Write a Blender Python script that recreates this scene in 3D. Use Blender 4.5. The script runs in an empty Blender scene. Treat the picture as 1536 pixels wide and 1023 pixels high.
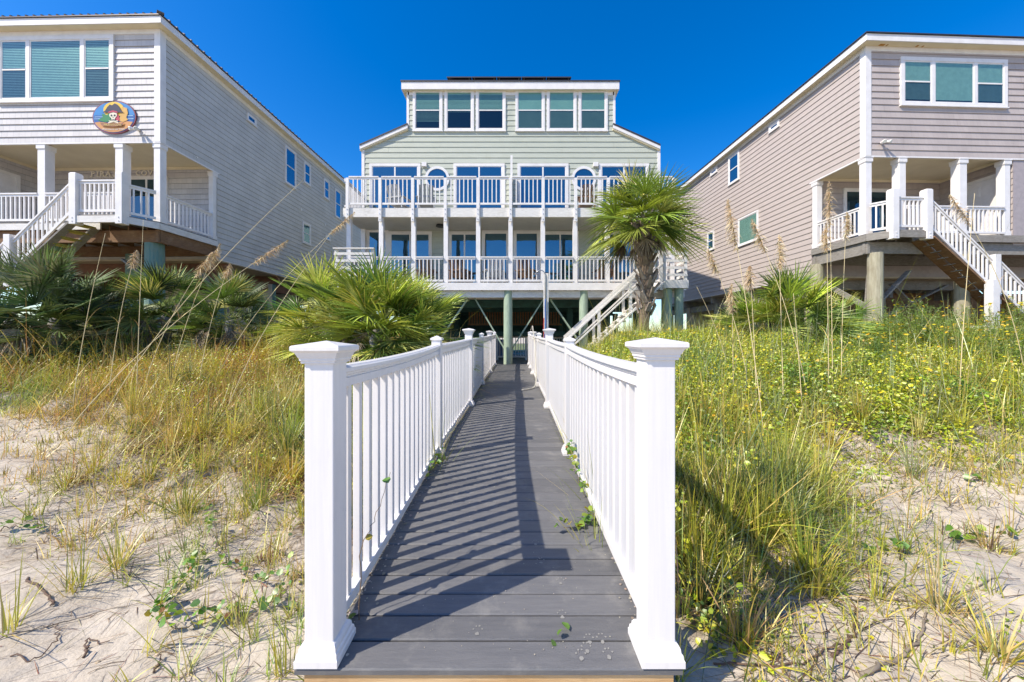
import bpy, math, random
import numpy as np
R = math.radians
rnd = random.Random(7)
rng = np.random.default_rng(7)
SC = bpy.context.scene
COL = SC.collection
E = 1.7          # eye height above the near sand
F = 540.0        # focal length in pixels of the 1536 px wide photograph

def PX(x, y, z):
    """a measured direction and a distance -> a world point"""
    return ((x - 768) * z / F, z, E + (505 - y) * z / F)

# ------------------------------------------------------------------ mesh builder
class Basis:
    def __init__(s, o, u, n): s.o, s.u, s.n = o, u, n
    def p(s, a, b, c):
        o, u, n = s.o, s.u, s.n
        return (o[0] + u[0]*a + n[0]*b, o[1] + u[1]*a + n[1]*b, o[2] + c)

def vsub(a, b): return (a[0]-b[0], a[1]-b[1], a[2]-b[2])
def vadd(a, b): return (a[0]+b[0], a[1]+b[1], a[2]+b[2])
def vmul(a, k): return (a[0]*k, a[1]*k, a[2]*k)
def cross(a, b): return (a[1]*b[2]-a[2]*b[1], a[2]*b[0]-a[0]*b[2], a[0]*b[1]-a[1]*b[0])
def unit(a):
    l = math.sqrt(a[0]**2+a[1]**2+a[2]**2) or 1.0
    return (a[0]/l, a[1]/l, a[2]/l)

class MB:
    def __init__(s): s.v, s.f = [], []
    def box(s, x0, x1, y0, y1, z0, z1):
        i = len(s.v)
        s.v += [(x0,y0,z0),(x1,y0,z0),(x1,y1,z0),(x0,y1,z0),(x0,y0,z1),(x1,y0,z1),(x1,y1,z1),(x0,y1,z1)]
        s.f += [tuple(i+k for k in q) for q in ((0,3,2,1),(4,5,6,7),(0,1,5,4),(1,2,6,5),(2,3,7,6),(3,0,4,7))]
        return s
    def ob(s, B, a0, a1, b0, b1, c0, c1):
        i = len(s.v)
        s.v += [B.p(a0,b0,c0),B.p(a1,b0,c0),B.p(a1,b1,c0),B.p(a0,b1,c0),B.p(a0,b0,c1),B.p(a1,b0,c1),B.p(a1,b1,c1),B.p(a0,b1,c1)]
        s.f += [tuple(i+k for k in q) for q in ((0,3,2,1),(4,5,6,7),(0,1,5,4),(1,2,6,5),(2,3,7,6),(3,0,4,7))]
        return s
    def beam(s, a, b, w, h, up=(0,0,1)):
        d = unit(vsub(b, a)); r = unit(cross(d, up)); u = cross(r, d)
        i = len(s.v)
        for p in (a, b):
            for (q, t) in ((-1,-1),(1,-1),(1,1),(-1,1)):
                s.v.append(vadd(p, vadd(vmul(r, q*w/2), vmul(u, t*h/2))))
        s.f += [tuple(i+k for k in q) for q in ((3,2,1,0),(4,5,6,7),(0,1,5,4),(1,2,6,5),(2,3,7,6),(3,0,4,7))]
        return s
    def prism(s, poly, vec):
        i = len(s.v); n = len(poly)
        s.v += list(poly) + [vadd(p, vec) for p in poly]
        s.f.append(tuple(range(i, i+n))); s.f.append(tuple(range(i+2*n-1, i+n-1, -1)))
        for k in range(n):
            s.f.append((i+k, i+(k+1) % n, i+n+(k+1) % n, i+n+k))
        return s
    def quad(s, *p):
        i = len(s.v); s.v += list(p); s.f.append(tuple(range(i, i+len(p)))); return s
    def tube(s, pts, rad, n=8, cap=True):
        if not hasattr(rad, '__len__'): rad = [rad]*len(pts)
        i0 = len(s.v); prev = None
        for k, p in enumerate(pts):
            a = pts[max(k-1, 0)]; b = pts[min(k+1, len(pts)-1)]
            d = unit(vsub(b, a))
            ref = prev if prev else ((1,0,0) if abs(d[2]) > .8 else (0,0,1))
            r = unit(cross(d, cross(ref, d))); prev = r
            q = cross(d, r)
            for j in range(n):
                t = 2*math.pi*j/n
                s.v.append(vadd(p, vadd(vmul(r, rad[k]*math.cos(t)), vmul(q, rad[k]*math.sin(t)))))
        for k in range(len(pts)-1):
            for j in range(n):
                s.f.append((i0+k*n+j, i0+k*n+(j+1) % n, i0+(k+1)*n+(j+1) % n, i0+(k+1)*n+j))
        if cap:
            s.f.append(tuple(i0+j for j in range(n))[::-1])
            s.f.append(tuple(i0+(len(pts)-1)*n+j for j in range(n)))
        return s
    def sqstack(s, cx, cy, levels):
        """square rings (half width, z) stacked: caps and plinths"""
        i0 = len(s.v)
        for (h, z) in levels:
            s.v += [(cx-h,cy-h,z),(cx+h,cy-h,z),(cx+h,cy+h,z),(cx-h,cy+h,z)]
        for k in range(len(levels)-1):
            for j in range(4):
                s.f.append((i0+k*4+j, i0+k*4+(j+1) % 4, i0+k*4+4+(j+1) % 4, i0+k*4+4+j))
        s.f.append((i0+3,i0+2,i0+1,i0)); m = i0+4*(len(levels)-1); s.f.append((m,m+1,m+2,m+3))
        return s
    def build(s, name, mat, parent=None, label=None, smooth=False, bevel=0, off=None):
        me = bpy.data.meshes.new(name)
        v = s.v if off is None else [(p[0]-off[0], p[1]-off[1], p[2]-off[2]) for p in s.v]
        me.from_pydata(v, [], s.f); me.update()
        o = bpy.data.objects.new(name, me); COL.objects.link(o)
        if mat: me.materials.append(mat)
        if parent: o.parent = parent
        if label: o['label'] = label
        if smooth: me.polygons.foreach_set('use_smooth', [True]*len(me.polygons))
        if bevel:
            m = o.modifiers.new('edge', 'BEVEL'); m.width = bevel; m.segments = 2; m.limit_method = 'ANGLE'
        return o

def each(mb, name, mat, par, off=None, bevel=0, label=None):
    """every box of the builder becomes an object of its own"""
    for i in range(0, len(mb.v), 8):
        q = MB(); q.v = mb.v[i:i+8]; q.f = [tuple(k for k in f) for f in ((0,3,2,1),(4,5,6,7),(0,1,5,4),(1,2,6,5),(2,3,7,6),(3,0,4,7))]
        q.build(name, mat, par, label, off=off, bevel=bevel)
def tag(o, label, cat, group=None, kind=None):
    o['label'] = label; o['category'] = cat
    if group: o['group'] = group
    if kind: o['kind'] = kind
    return o
def thing(name, label, cat, loc=(0,0,0), rz=0, group=None):
    o = bpy.data.objects.new(name, None); COL.objects.link(o)
    o.location = loc; o.rotation_euler = (0,0,rz); o.empty_display_size = .2
    return tag(o, label, cat, group)
def copy_tree(o, parent=None):
    c = o.copy(); COL.objects.link(c); c.parent = parent
    for ch in o.children: copy_tree(ch, c)
    return c

# ------------------------------------------------------------------ numpy foliage
def npmesh(name, V, Q, C, mat, parent=None):
    """V (n,3), Q (m,4), C (n,3) colour per vertex"""
    me = bpy.data.meshes.new(name)
    me.vertices.add(len(V)); me.vertices.foreach_set('co', np.ascontiguousarray(V, dtype=np.float32).ravel())
    k = Q.shape[1]
    me.loops.add(Q.size); me.loops.foreach_set('vertex_index', Q.astype(np.int32).ravel())
    me.polygons.add(len(Q)); me.polygons.foreach_set('loop_start', np.arange(0, Q.size, k, dtype=np.int32))
    me.polygons.foreach_set('loop_total', np.full(len(Q), k, dtype=np.int32))
    me.update(calc_edges=True)
    if C is not None:
        a = me.color_attributes.new('Col', 'FLOAT_COLOR', 'POINT')
        a.data.foreach_set('color', np.concatenate([C, np.ones((len(C),1))], 1).astype(np.float32).ravel())
    me.polygons.foreach_set('use_smooth', np.ones(len(Q), dtype=bool))
    me.materials.append(mat)
    o = bpy.data.objects.new(name, me); COL.objects.link(o)
    if parent: o.parent = parent
    return o

def nrm(a): return a/np.maximum(np.linalg.norm(a, axis=-1, keepdims=True), 1e-9)
def arcs(b, d, L, g, wv, w, col, S=4, prof=None):
    """tapering ribbons: p(t) = b + d L t - z g L t^2, width vector wv"""
    N = len(b); ts = np.linspace(0, 1, S+1)
    if prof is None: prof = np.array([1-.97*t**1.6 for t in ts])
    T = ts[None, :, None]
    P = b[:, None] + d[:, None]*L[:, None, None]*T
    P = P.copy(); P[..., 2] -= (g*L)[:, None]*ts[None]**2
    W = wv[:, None]*w[:, None, None]*prof[None, :, None]*.5
    V = np.stack([P-W, P+W], 2).reshape(N*(S+1)*2, 3)
    i = (np.arange(N)[:, None]*(S+1)*2 + np.arange(S)[None]*2).ravel()
    Q = np.stack([i, i+1, i+3, i+2], 1)
    C = np.repeat(col, (S+1)*2, 0)
    return V, Q, C
def merge(parts):
    Vs, Qs, Cs, n = [], [], [], 0
    for V, Q, C in parts:
        Vs.append(V); Qs.append(Q+n); Cs.append(C); n += len(V)
    return np.concatenate(Vs), np.concatenate(Qs), np.concatenate(Cs)
def pal(cols, N, jit=.12):
    """cols: [(weight, (r,g,b)), ...] -> N colours with jitter"""
    w = np.array([c[0] for c in cols], float); w /= w.sum()
    k = rng.choice(len(cols), N, p=w)
    c = np.array([c[1] for c in cols])[k]
    return np.clip(c*(1+jit*rng.normal(size=(N,1)))*(1+.05*rng.normal(size=(N,3))), .003, .9)
def blades(b, L, lean, g, w, cols, S=4, az=None, jit=.15):
    N = len(b)
    if az is None: az = rng.uniform(0, 2*np.pi, N)
    d = np.stack([np.cos(az)*np.sin(lean), np.sin(az)*np.sin(lean), np.cos(lean)], 1)
    ta = az + np.pi/2 + rng.normal(0, .5, N)
    wv = np.stack([np.cos(ta), np.sin(ta), rng.normal(0, .15, N)], 1)
    return arcs(b, d, L, g, nrm(wv), w, pal(cols, N, jit), S)
def leafs(c, size, cols, tilt=.6, aspect=.75, up=None, jit=.15):
    """six-sided leaves as two quads folded on the midrib"""
    N = len(c)
    n = np.stack([rng.normal(0, tilt, N), rng.normal(0, tilt, N)-.15, np.ones(N)], 1); n = nrm(n)
    a = rng.uniform(0, 2*np.pi, N); t = np.stack([np.cos(a), np.sin(a), np.zeros(N)], 1)
    t = nrm(t - n*(t*n).sum(1, keepdims=True)); s = np.cross(n, t)
    sz = size[:, None]; fold = n*sz*.12
    base = c - t*sz*.5; tip = c + t*sz*.5
    l1 = c - t*sz*.22 - s*sz*.5*aspect + fold; l2 = c + t*sz*.2 - s*sz*.42*aspect + fold
    r1 = c - t*sz*.22 + s*sz*.5*aspect + fold; r2 = c + t*sz*.2 + s*sz*.42*aspect + fold
    V = np.stack([base, l1, l2, tip, r2, r1], 1).reshape(-1, 3)
    i = np.arange(N)*6
    Q = np.concatenate([np.stack([i, i+1, i+2, i+3], 1), np.stack([i, i+3, i+4, i+5], 1)])
    return V, Q, np.repeat(pal(cols, N, jit), 6, 0)

# ------------------------------------------------------------------ terrain
def _hash(i, j, seed):
    h = (i.astype(np.int64)*374761393 + j.astype(np.int64)*668265263 + seed*1442695041) & 0xffffffff
    h = ((h ^ (h >> 13))*1274126177) & 0xffffffff
    return ((h ^ (h >> 16)) & 0xffff)/65535.0
def vnoise(x, y, seed=0):
    x = np.asarray(x, float); y = np.asarray(y, float)
    i = np.floor(x); j = np.floor(y); fx = x-i; fy = y-j
    fx = fx*fx*(3-2*fx); fy = fy*fy*(3-2*fy)
    a = _hash(i, j, seed); b = _hash(i+1, j, seed); c = _hash(i, j+1, seed); d = _hash(i+1, j+1, seed)
    return (a*(1-fx)+b*fx)*(1-fy) + (c*(1-fx)+d*fx)*fy - .5
def ss(a, b, x):
    t = np.clip((x-a)/(b-a), 0, 1); return t*t*(3-2*t)
XL = [-14,-8,-6,-4.2,-2.6,-1.6,-1.0]; YL = [6.3,5.8,5.2,4.1,3.4,3.0,2.8]
XR = [.75,1.35,2.2,3.5,5.7,9,14]; YR = [1.5,1.95,2.7,3.95,4.3,4.7,5.0]
def edge_y(x):
    return np.where(x < 0, np.interp(x, XL, YL), np.interp(x, XR, YR)) + .8*vnoise(x*1.3, x*0+2, 11) + .35*vnoise(x*4, x*0, 12)
def gz(x, y):
    x = np.asarray(x, float); y = np.asarray(y, float); ax = np.abs(x)
    z = np.interp(y, [-400,-60,-5,1,2.4,4,6,9,12.5,14,40,80,900], [-3,-1,-.3,0,.05,.13,.24,.38,.5,.53,.5,.3,.3])
    side = ss(.9, 3.4, ax); side2 = ss(7.2, 9.6, ax)
    k = ss(11.3, 13.3, y)
    bank = np.interp(y, [1.6,3,4.3,5.2,7,9.5,12,28,40], [0,.04,.15,.36,.62,.86,.84,.6,0])
    z = z + (side*(1-k)+side2*k)*bank
    if 'edge_y' in globals(): z = z+.13*ss(-.12, .14, y-edge_y(x))*ss(1.2, 1.9, ax)*(1-ss(9, 12, y))
    m = ss(.95, 1.6, ax)*(1-.9*ss(14, 20, y)*(1-side2))*(1-ss(30, 60, np.hypot(x, y)))
    z = z + m*(.20*vnoise(x*.55+3, y*.6, 1) + .11*vnoise(x*1.6, y*1.7+5, 2) + .035*vnoise(x*5, y*5, 3)
               + .020*vnoise(x*13, y*13, 4) + .010*vnoise(x*29, y*31, 5))
    return z
def g1(x, y): return float(gz(np.array([x]), np.array([y]))[0])
def ghit(px, py):
    """where the sight line through a measured direction meets the dune"""
    ts = np.arange(.8, 22, .01)
    x = (px-768)/F*ts; z = E + (505-py)/F*ts
    k = np.argmax(gz(x, ts) > z)
    return (float(x[k]), float(ts[k]), g1(x[k], ts[k]))
def DZ(y):
    return E - float(np.interp(y, [1.4,4,6.4,9,11,13.4], [1.435,1.32,1.235,1.17,1.12,1.04]))

# ------------------------------------------------------------------ materials
def newmat(name):
    m = bpy.data.materials.new(name); m.use_nodes = True
    nt = m.node_tree; nt.nodes.clear()
    out = nt.nodes.new('ShaderNodeOutputMaterial')
    return m, nt, out
def N(nt, t, **kw):
    n = nt.nodes.new(t)
    for k, v in kw.items():
        if k in n.inputs: n.inputs[k].default_value = v
        else: setattr(n, k, v)
    return n
def rgba(c): return (c[0], c[1], c[2], 1)
def pmat(name, c1, c2=None, scale=4, rough=.6, bump=0, bscale=40, stretch=(1,1,1), metal=0, spec=.5, contrast=(.35,.65), c3=None, s3=1.2, a3=.4, bdist=.01):
    m, nt, out = newmat(name); L = nt.links.new
    p = N(nt, 'ShaderNodeBsdfPrincipled', Roughness=rough, Metallic=metal)
    p.inputs['Specular IOR Level'].default_value = spec
    p.inputs['Base Color'].default_value = rgba(c1)
    L(p.outputs[0], out.inputs[0])
    tc = N(nt, 'ShaderNodeTexCoord'); mp = N(nt, 'ShaderNodeMapping', Scale=stretch)
    L(tc.outputs['Object'], mp.inputs[0])
    if c2:
        n = N(nt, 'ShaderNodeTexNoise', Scale=scale, Detail=5.0, Roughness=.6); L(mp.outputs[0], n.inputs['Vector'])
        r = N(nt, 'ShaderNodeMapRange'); r.inputs[1].default_value = contrast[0]; r.inputs[2].default_value = contrast[1]
        L(n.outputs[0], r.inputs[0])
        mx = N(nt, 'ShaderNodeMix', data_type='RGBA'); mx.inputs[6].default_value = rgba(c1); mx.inputs[7].default_value = rgba(c2)
        L(r.outputs[0], mx.inputs[0]); last = mx.outputs[2]
        if c3:
            n3 = N(nt, 'ShaderNodeTexNoise', Scale=s3, Detail=6.0, Roughness=.7); L(tc.outputs['Object'], n3.inputs['Vector'])
            r3 = N(nt, 'ShaderNodeMapRange'); r3.inputs[1].default_value = .52; r3.inputs[2].default_value = .72; r3.inputs[4].default_value = a3
            L(n3.outputs[0], r3.inputs[0])
            m3 = N(nt, 'ShaderNodeMix', data_type='RGBA'); m3.inputs[7].default_value = rgba(c3)
            L(last, m3.inputs[6]); L(r3.outputs[0], m3.inputs[0]); last = m3.outputs[2]
        L(last, p.inputs['Base Color'])
    if bump:
        b = N(nt, 'ShaderNodeTexNoise', Scale=bscale, Detail=6.0, Roughness=.6); L(mp.outputs[0], b.inputs['Vector'])
        bb = N(nt, 'ShaderNodeBump', Strength=bump, Distance=bdist); L(b.outputs[0], bb.inputs['Height']); L(bb.outputs[0], p.inputs['Normal'])
    return m
def shingle_mat(name, c1, c2, row, z0, wid=.17, depth=.5, dark=.55):
    """painted shingle courses: irregular upright joints within each real lap"""
    m, nt, out = newmat(name); L = nt.links.new
    p = N(nt, 'ShaderNodeBsdfPrincipled', Roughness=.65); L(p.outputs[0], out.inputs[0])
    tc = N(nt, 'ShaderNodeTexCoord'); sp = N(nt, 'ShaderNodeSeparateXYZ'); L(tc.outputs['Object'], sp.inputs[0])
    a = N(nt, 'ShaderNodeMath', operation='ADD'); L(sp.outputs[0], a.inputs[0]); L(sp.outputs[1], a.inputs[1])
    zz = N(nt, 'ShaderNodeMath', operation='SUBTRACT'); zz.inputs[1].default_value = z0; L(sp.outputs[2], zz.inputs[0])
    cb = N(nt, 'ShaderNodeCombineXYZ'); L(a.outputs[0], cb.inputs[0]); L(zz.outputs[0], cb.inputs[1])
    br = N(nt, 'ShaderNodeTexBrick', Scale=1.0); br.inputs['Brick Width'].default_value = wid; br.inputs['Row Height'].default_value = row
    br.inputs['Mortar Size'].default_value = .004; br.inputs['Mortar Smooth'].default_value = .3; br.inputs['Bias'].default_value = -.2
    br.offset = .37; br.squash = .7; br.squash_frequency = 3
    br.inputs['Color1'].default_value = rgba(c1); br.inputs['Color2'].default_value = rgba(c2)
    br.inputs['Mortar'].default_value = rgba(tuple(k*dark for k in c1)); L(cb.outputs[0], br.inputs['Vector'])
    n = N(nt, 'ShaderNodeTexNoise', Scale=1.3, Detail=6.0); L(tc.outputs['Object'], n.inputs['Vector'])
    r = N(nt, 'ShaderNodeMapRange'); r.inputs[1].default_value = .3; r.inputs[2].default_value = .7; r.inputs[3].default_value = .9; r.inputs[4].default_value = 1.06
    L(n.outputs[0], r.inputs[0])
    mx = N(nt, 'ShaderNodeMix', data_type='RGBA', blend_type='MULTIPLY'); mx.inputs[0].default_value = 1
    L(br.outputs[0], mx.inputs[6]); L(r.outputs[0], mx.inputs[7]); L(mx.outputs[2], p.inputs['Base Color'])
    mp = N(nt, 'ShaderNodeMapping', Scale=(60,60,6)); L(tc.outputs['Object'], mp.inputs[0])
    g = N(nt, 'ShaderNodeTexNoise', Scale=1.0, Detail=3.0); L(mp.outputs[0], g.inputs['Vector'])
    ad = N(nt, 'ShaderNodeMath', operation='MULTIPLY_ADD'); ad.inputs[1].default_value = -1.2; L(br.outputs['Fac'], ad.inputs[0]); L(g.outputs[0], ad.inputs[2])
    b = N(nt, 'ShaderNodeBump', Strength=depth, Distance=.006); L(ad.outputs[0], b.inputs['Height']); L(b.outputs[0], p.inputs['Normal'])
    return m
def leaf_mat(name, trans=.35, rough=.45, gloss=.08, tint=(1,1,1)):
    m, nt, out = newmat(name); L = nt.links.new
    at = N(nt, 'ShaderNodeVertexColor', layer_name='Col')
    tc = N(nt, 'ShaderNodeTexCoord'); n = N(nt, 'ShaderNodeTexNoise', Scale=9.0, Detail=3.0); L(tc.outputs['Object'], n.inputs['Vector'])
    r = N(nt, 'ShaderNodeMapRange'); r.inputs[1].default_value = .3; r.inputs[2].default_value = .7; r.inputs[3].default_value = .78; r.inputs[4].default_value = 1.2
    L(n.outputs[0], r.inputs[0])
    mx = N(nt, 'ShaderNodeMix', data_type='RGBA', blend_type='MULTIPLY'); mx.inputs[0].default_value = 1
    L(at.outputs[0], mx.inputs[6]); L(r.outputs[0], mx.inputs[7])
    d = N(nt, 'ShaderNodeBsdfDiffuse'); t = N(nt, 'ShaderNodeBsdfTranslucent'); g = N(nt, 'ShaderNodeBsdfGlossy', Roughness=rough)
    L(mx.outputs[2], d.inputs[0]); L(mx.outputs[2], t.inputs[0]); g.inputs[0].default_value = (.9,.9,.85,1)
    m1 = N(nt, 'ShaderNodeMixShader'); m1.inputs[0].default_value = trans; L(d.outputs[0], m1.inputs[1]); L(t.outputs[0], m1.inputs[2])
    m2 = N(nt, 'ShaderNodeMixShader'); m2.inputs[0].default_value = gloss; L(m1.outputs[0], m2.inputs[1]); L(g.outputs[0], m2.inputs[2])
    L(m2.outputs[0], out.inputs[0]); return m
def glass_mat(name, base, refl, tint, transp=0.0):
    """window glass: coloured body (or see-through) under a strong sky reflection"""
    m, nt, out = newmat(name); L = nt.links.new
    g = N(nt, 'ShaderNodeBsdfGlossy', Roughness=.02); g.inputs[0].default_value = rgba(tint)
    tc = N(nt, 'ShaderNodeTexCoord'); n = N(nt, 'ShaderNodeTexNoise', Scale=1.7, Detail=2.0); L(tc.outputs['Object'], n.inputs['Vector'])
    b = N(nt, 'ShaderNodeBump', Strength=.25, Distance=.02); L(n.outputs[0], b.inputs['Height']); L(b.outputs[0], g.inputs['Normal'])
    if transp:
        d = N(nt, 'ShaderNodeBsdfTransparent'); d.inputs[0].default_value = rgba(base)
    else:
        d = N(nt, 'ShaderNodeBsdfDiffuse'); d.inputs[0].default_value = rgba(base)
    lw = N(nt, 'ShaderNodeLayerWeight', Blend=.5); pw = N(nt, 'ShaderNodeMath', operation='POWER'); pw.inputs[1].default_value = 4.0; L(lw.outputs['Facing'], pw.inputs[0])
    ma = N(nt, 'ShaderNodeMath', operation='ADD', use_clamp=True); ma.inputs[1].default_value = refl+.03; L(pw.outputs[0], ma.inputs[0])
    mx = N(nt, 'ShaderNodeMixShader'); L(ma.outputs[0], mx.inputs[0]); L(d.outputs[0], mx.inputs[1]); L(g.outputs[0], mx.inputs[2])
    L(mx.outputs[0], out.inputs[0]); return m

M = {}
M['vinyl'] = pmat('white_vinyl', (.765,.735,.72), (.72,.69,.675), scale=2, rough=.32, bump=.05, bscale=6, stretch=(20,20,1), c3=(.56,.52,.46), s3=2.6, a3=.16)
M['white'] = pmat('white_paint', (.78,.75,.73), (.70,.67,.65), scale=3, rough=.5, bump=.12, bscale=30, c3=(.5,.47,.42), s3=2.5, a3=.25)
M['oldwhite'] = pmat('weathered_white', (.74,.71,.67), (.62,.59,.55), scale=6, rough=.7, bump=.3, bscale=25, stretch=(1,1,5), c3=(.42,.38,.32), s3=3, a3=.45)
M['soffit'] = pmat('cream_soffit', (.78,.68,.47), (.72,.62,.42), scale=2, rough=.6)
M['deckcomp'] = pmat('grey_composite', (.106,.105,.108), (.138,.135,.135), scale=3, rough=.55, bump=.5, bscale=18, stretch=(1.5,14,14), contrast=(.3,.7), c3=(.26,.245,.22), s3=5, a3=.5, bdist=.004)
M['pine'] = pmat('raw_pine', (.62,.42,.22), (.50,.30,.13), scale=3, rough=.7, bump=.3, bscale=20, stretch=(1,8,14), c3=(.35,.2,.09), s3=4, a3=.4)
M['grey_wood'] = pmat('grey_timber', (.30,.28,.25), (.20,.18,.155), scale=4, rough=.85, bump=.5, bscale=18, stretch=(2,2,12), c3=(.12,.10,.08), s3=2, a3=.6)
M['brown_wood'] = pmat('brown_timber', (.24,.13,.06), (.15,.08,.04), scale=3, rough=.8, bump=.4, bscale=18, stretch=(2,2,12), c3=(.32,.22,.13), s3=2.5, a3=.6)
M['red_wood'] = pmat('rusty_beam', (.20,.085,.045), (.12,.055,.03), scale=3, rough=.8, bump=.2, bscale=18)
M['rust'] = pmat('rusty_steel', (.40,.12,.03), (.22,.06,.02), scale=12, rough=.9, bump=.4, bscale=60)
M['yellow_wood'] = pmat('yellow_treated', (.42,.36,.07), (.30,.26,.05), scale=4, rough=.8, bump=.3)
M['green_wood'] = pmat('treated_pile', (.36,.44,.33), (.26,.34,.25), scale=3, rough=.8, bump=.4, bscale=14, stretch=(6,6,1), c3=(.22,.24,.17), s3=2, a3=.5)
M['teal_wood'] = pmat('teal_pile', (.11,.22,.20), (.17,.25,.21), scale=4, rough=.8, bump=.4, bscale=14, stretch=(6,6,1), c3=(.25,.20,.13), s3=3, a3=.5)
M['dark_green'] = pmat('dark_green_timber', (.03,.10,.085), (.02,.06,.05), scale=4, rough=.7, bump=.2)
M['tan_pile'] = pmat('tan_pile', (.40,.37,.27), (.29,.26,.18), scale=3, rough=.85, bump=.5, bscale=14, stretch=(6,6,1), c3=(.24,.20,.13), s3=3, a3=.5)
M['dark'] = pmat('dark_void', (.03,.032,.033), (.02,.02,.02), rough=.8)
M['ply'] = pmat('beige_ply', (.55,.47,.36), (.46,.38,.28), scale=2, rough=.8, bump=.1)
M['roof_black'] = pmat('black_roof', (.02,.022,.03), (.035,.035,.045), scale=8, rough=.6)
M['roof_metal'] = pmat('brown_metal_roof', (.13,.105,.09), (.10,.08,.07), scale=2, rough=.4, metal=.3)
M['solar'] = pmat('solar_cells', (.008,.008,.02), rough=.12)
M['glass'] = glass_mat('blue_glass', (.004,.03,.055), .20, (.55,.85,1.0))
M['glass_dark'] = glass_mat('dark_glass', (.006,.02,.035), .10, (.5,.8,1.0))
M['glass_clear'] = glass_mat('clear_glass', (.56,.74,.70), .05, (.6,.9,1.0), transp=1)
M['glass_screen'] = glass_mat('screened_glass', (.34,.44,.44), .04, (.6,.9,1.0), transp=1)
M['blind'] = pmat('cream_blind', (.62,.66,.60), (.55,.60,.55), scale=3, rough=.6)
M['blindgap'] = pmat('room_behind', (.015,.03,.04), rough=.9)
M['metal'] = pmat('steel', (.45,.45,.45), rough=.35, metal=.9)
M['black'] = pmat('black_plastic', (.02,.02,.022), (.03,.03,.033), rough=.5)
M['seaM'] = pmat('blue_plastic', (.02,.10,.38), (.03,.13,.42), rough=.5)
M['redp'] = pmat('red_plastic', (.45,.03,.03), rough=.5)
M['hose'] = pmat('pale_hose', (.58,.55,.47), (.5,.47,.38), rough=.5)
M['leaf'] = leaf_mat('leaf_blades', .35)
M['palmleaf'] = leaf_mat('palm_blades', .22, rough=.5, gloss=.06)
M['straw'] = leaf_mat('dry_straw', .2, rough=.6, gloss=.04)
M['letter'] = pmat('cream_letters', (.88,.82,.68), (.80,.74,.60), scale=9, rough=.6)
def flat(name, c, rough=.45): return pmat(name, c, tuple(k*.85 for k in c), scale=7, rough=rough)

# tone differs a little from board to board
def per_board(m, axis, pitch, amt):
    nt = m.node_tree; p = [n for n in nt.nodes if n.type == 'BSDF_PRINCIPLED'][0]; tc = [n for n in nt.nodes if n.type == 'TEX_COORD'][0]
    sp = N(nt, 'ShaderNodeSeparateXYZ'); nt.links.new(tc.outputs['Object'], sp.inputs[0])
    dv = N(nt, 'ShaderNodeMath', operation='DIVIDE'); dv.inputs[1].default_value = pitch; nt.links.new(sp.outputs[axis], dv.inputs[0])
    fl = N(nt, 'ShaderNodeMath', operation='FLOOR'); nt.links.new(dv.outputs[0], fl.inputs[0])
    wn = N(nt, 'ShaderNodeTexWhiteNoise', noise_dimensions='1D'); nt.links.new(fl.outputs[0], wn.inputs['W'])
    r = N(nt, 'ShaderNodeMapRange'); r.inputs[3].default_value = 1-amt; r.inputs[4].default_value = 1+amt; nt.links.new(wn.outputs[0], r.inputs[0])
    mx = N(nt, 'ShaderNodeMix', data_type='RGBA', blend_type='MULTIPLY'); mx.inputs[0].default_value = 1
    nt.links.new(p.inputs['Base Color'].links[0].from_socket, mx.inputs[6]); nt.links.new(r.outputs[0], mx.inputs[7]); nt.links.new(mx.outputs[2], p.inputs['Base Color'])
per_board(M['deckcomp'], 1, .1445, .13)
SKY_SAT, SKY_STR, SUN_STR, EXPO = 1.46, .15, 5.0, 0.41
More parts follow.
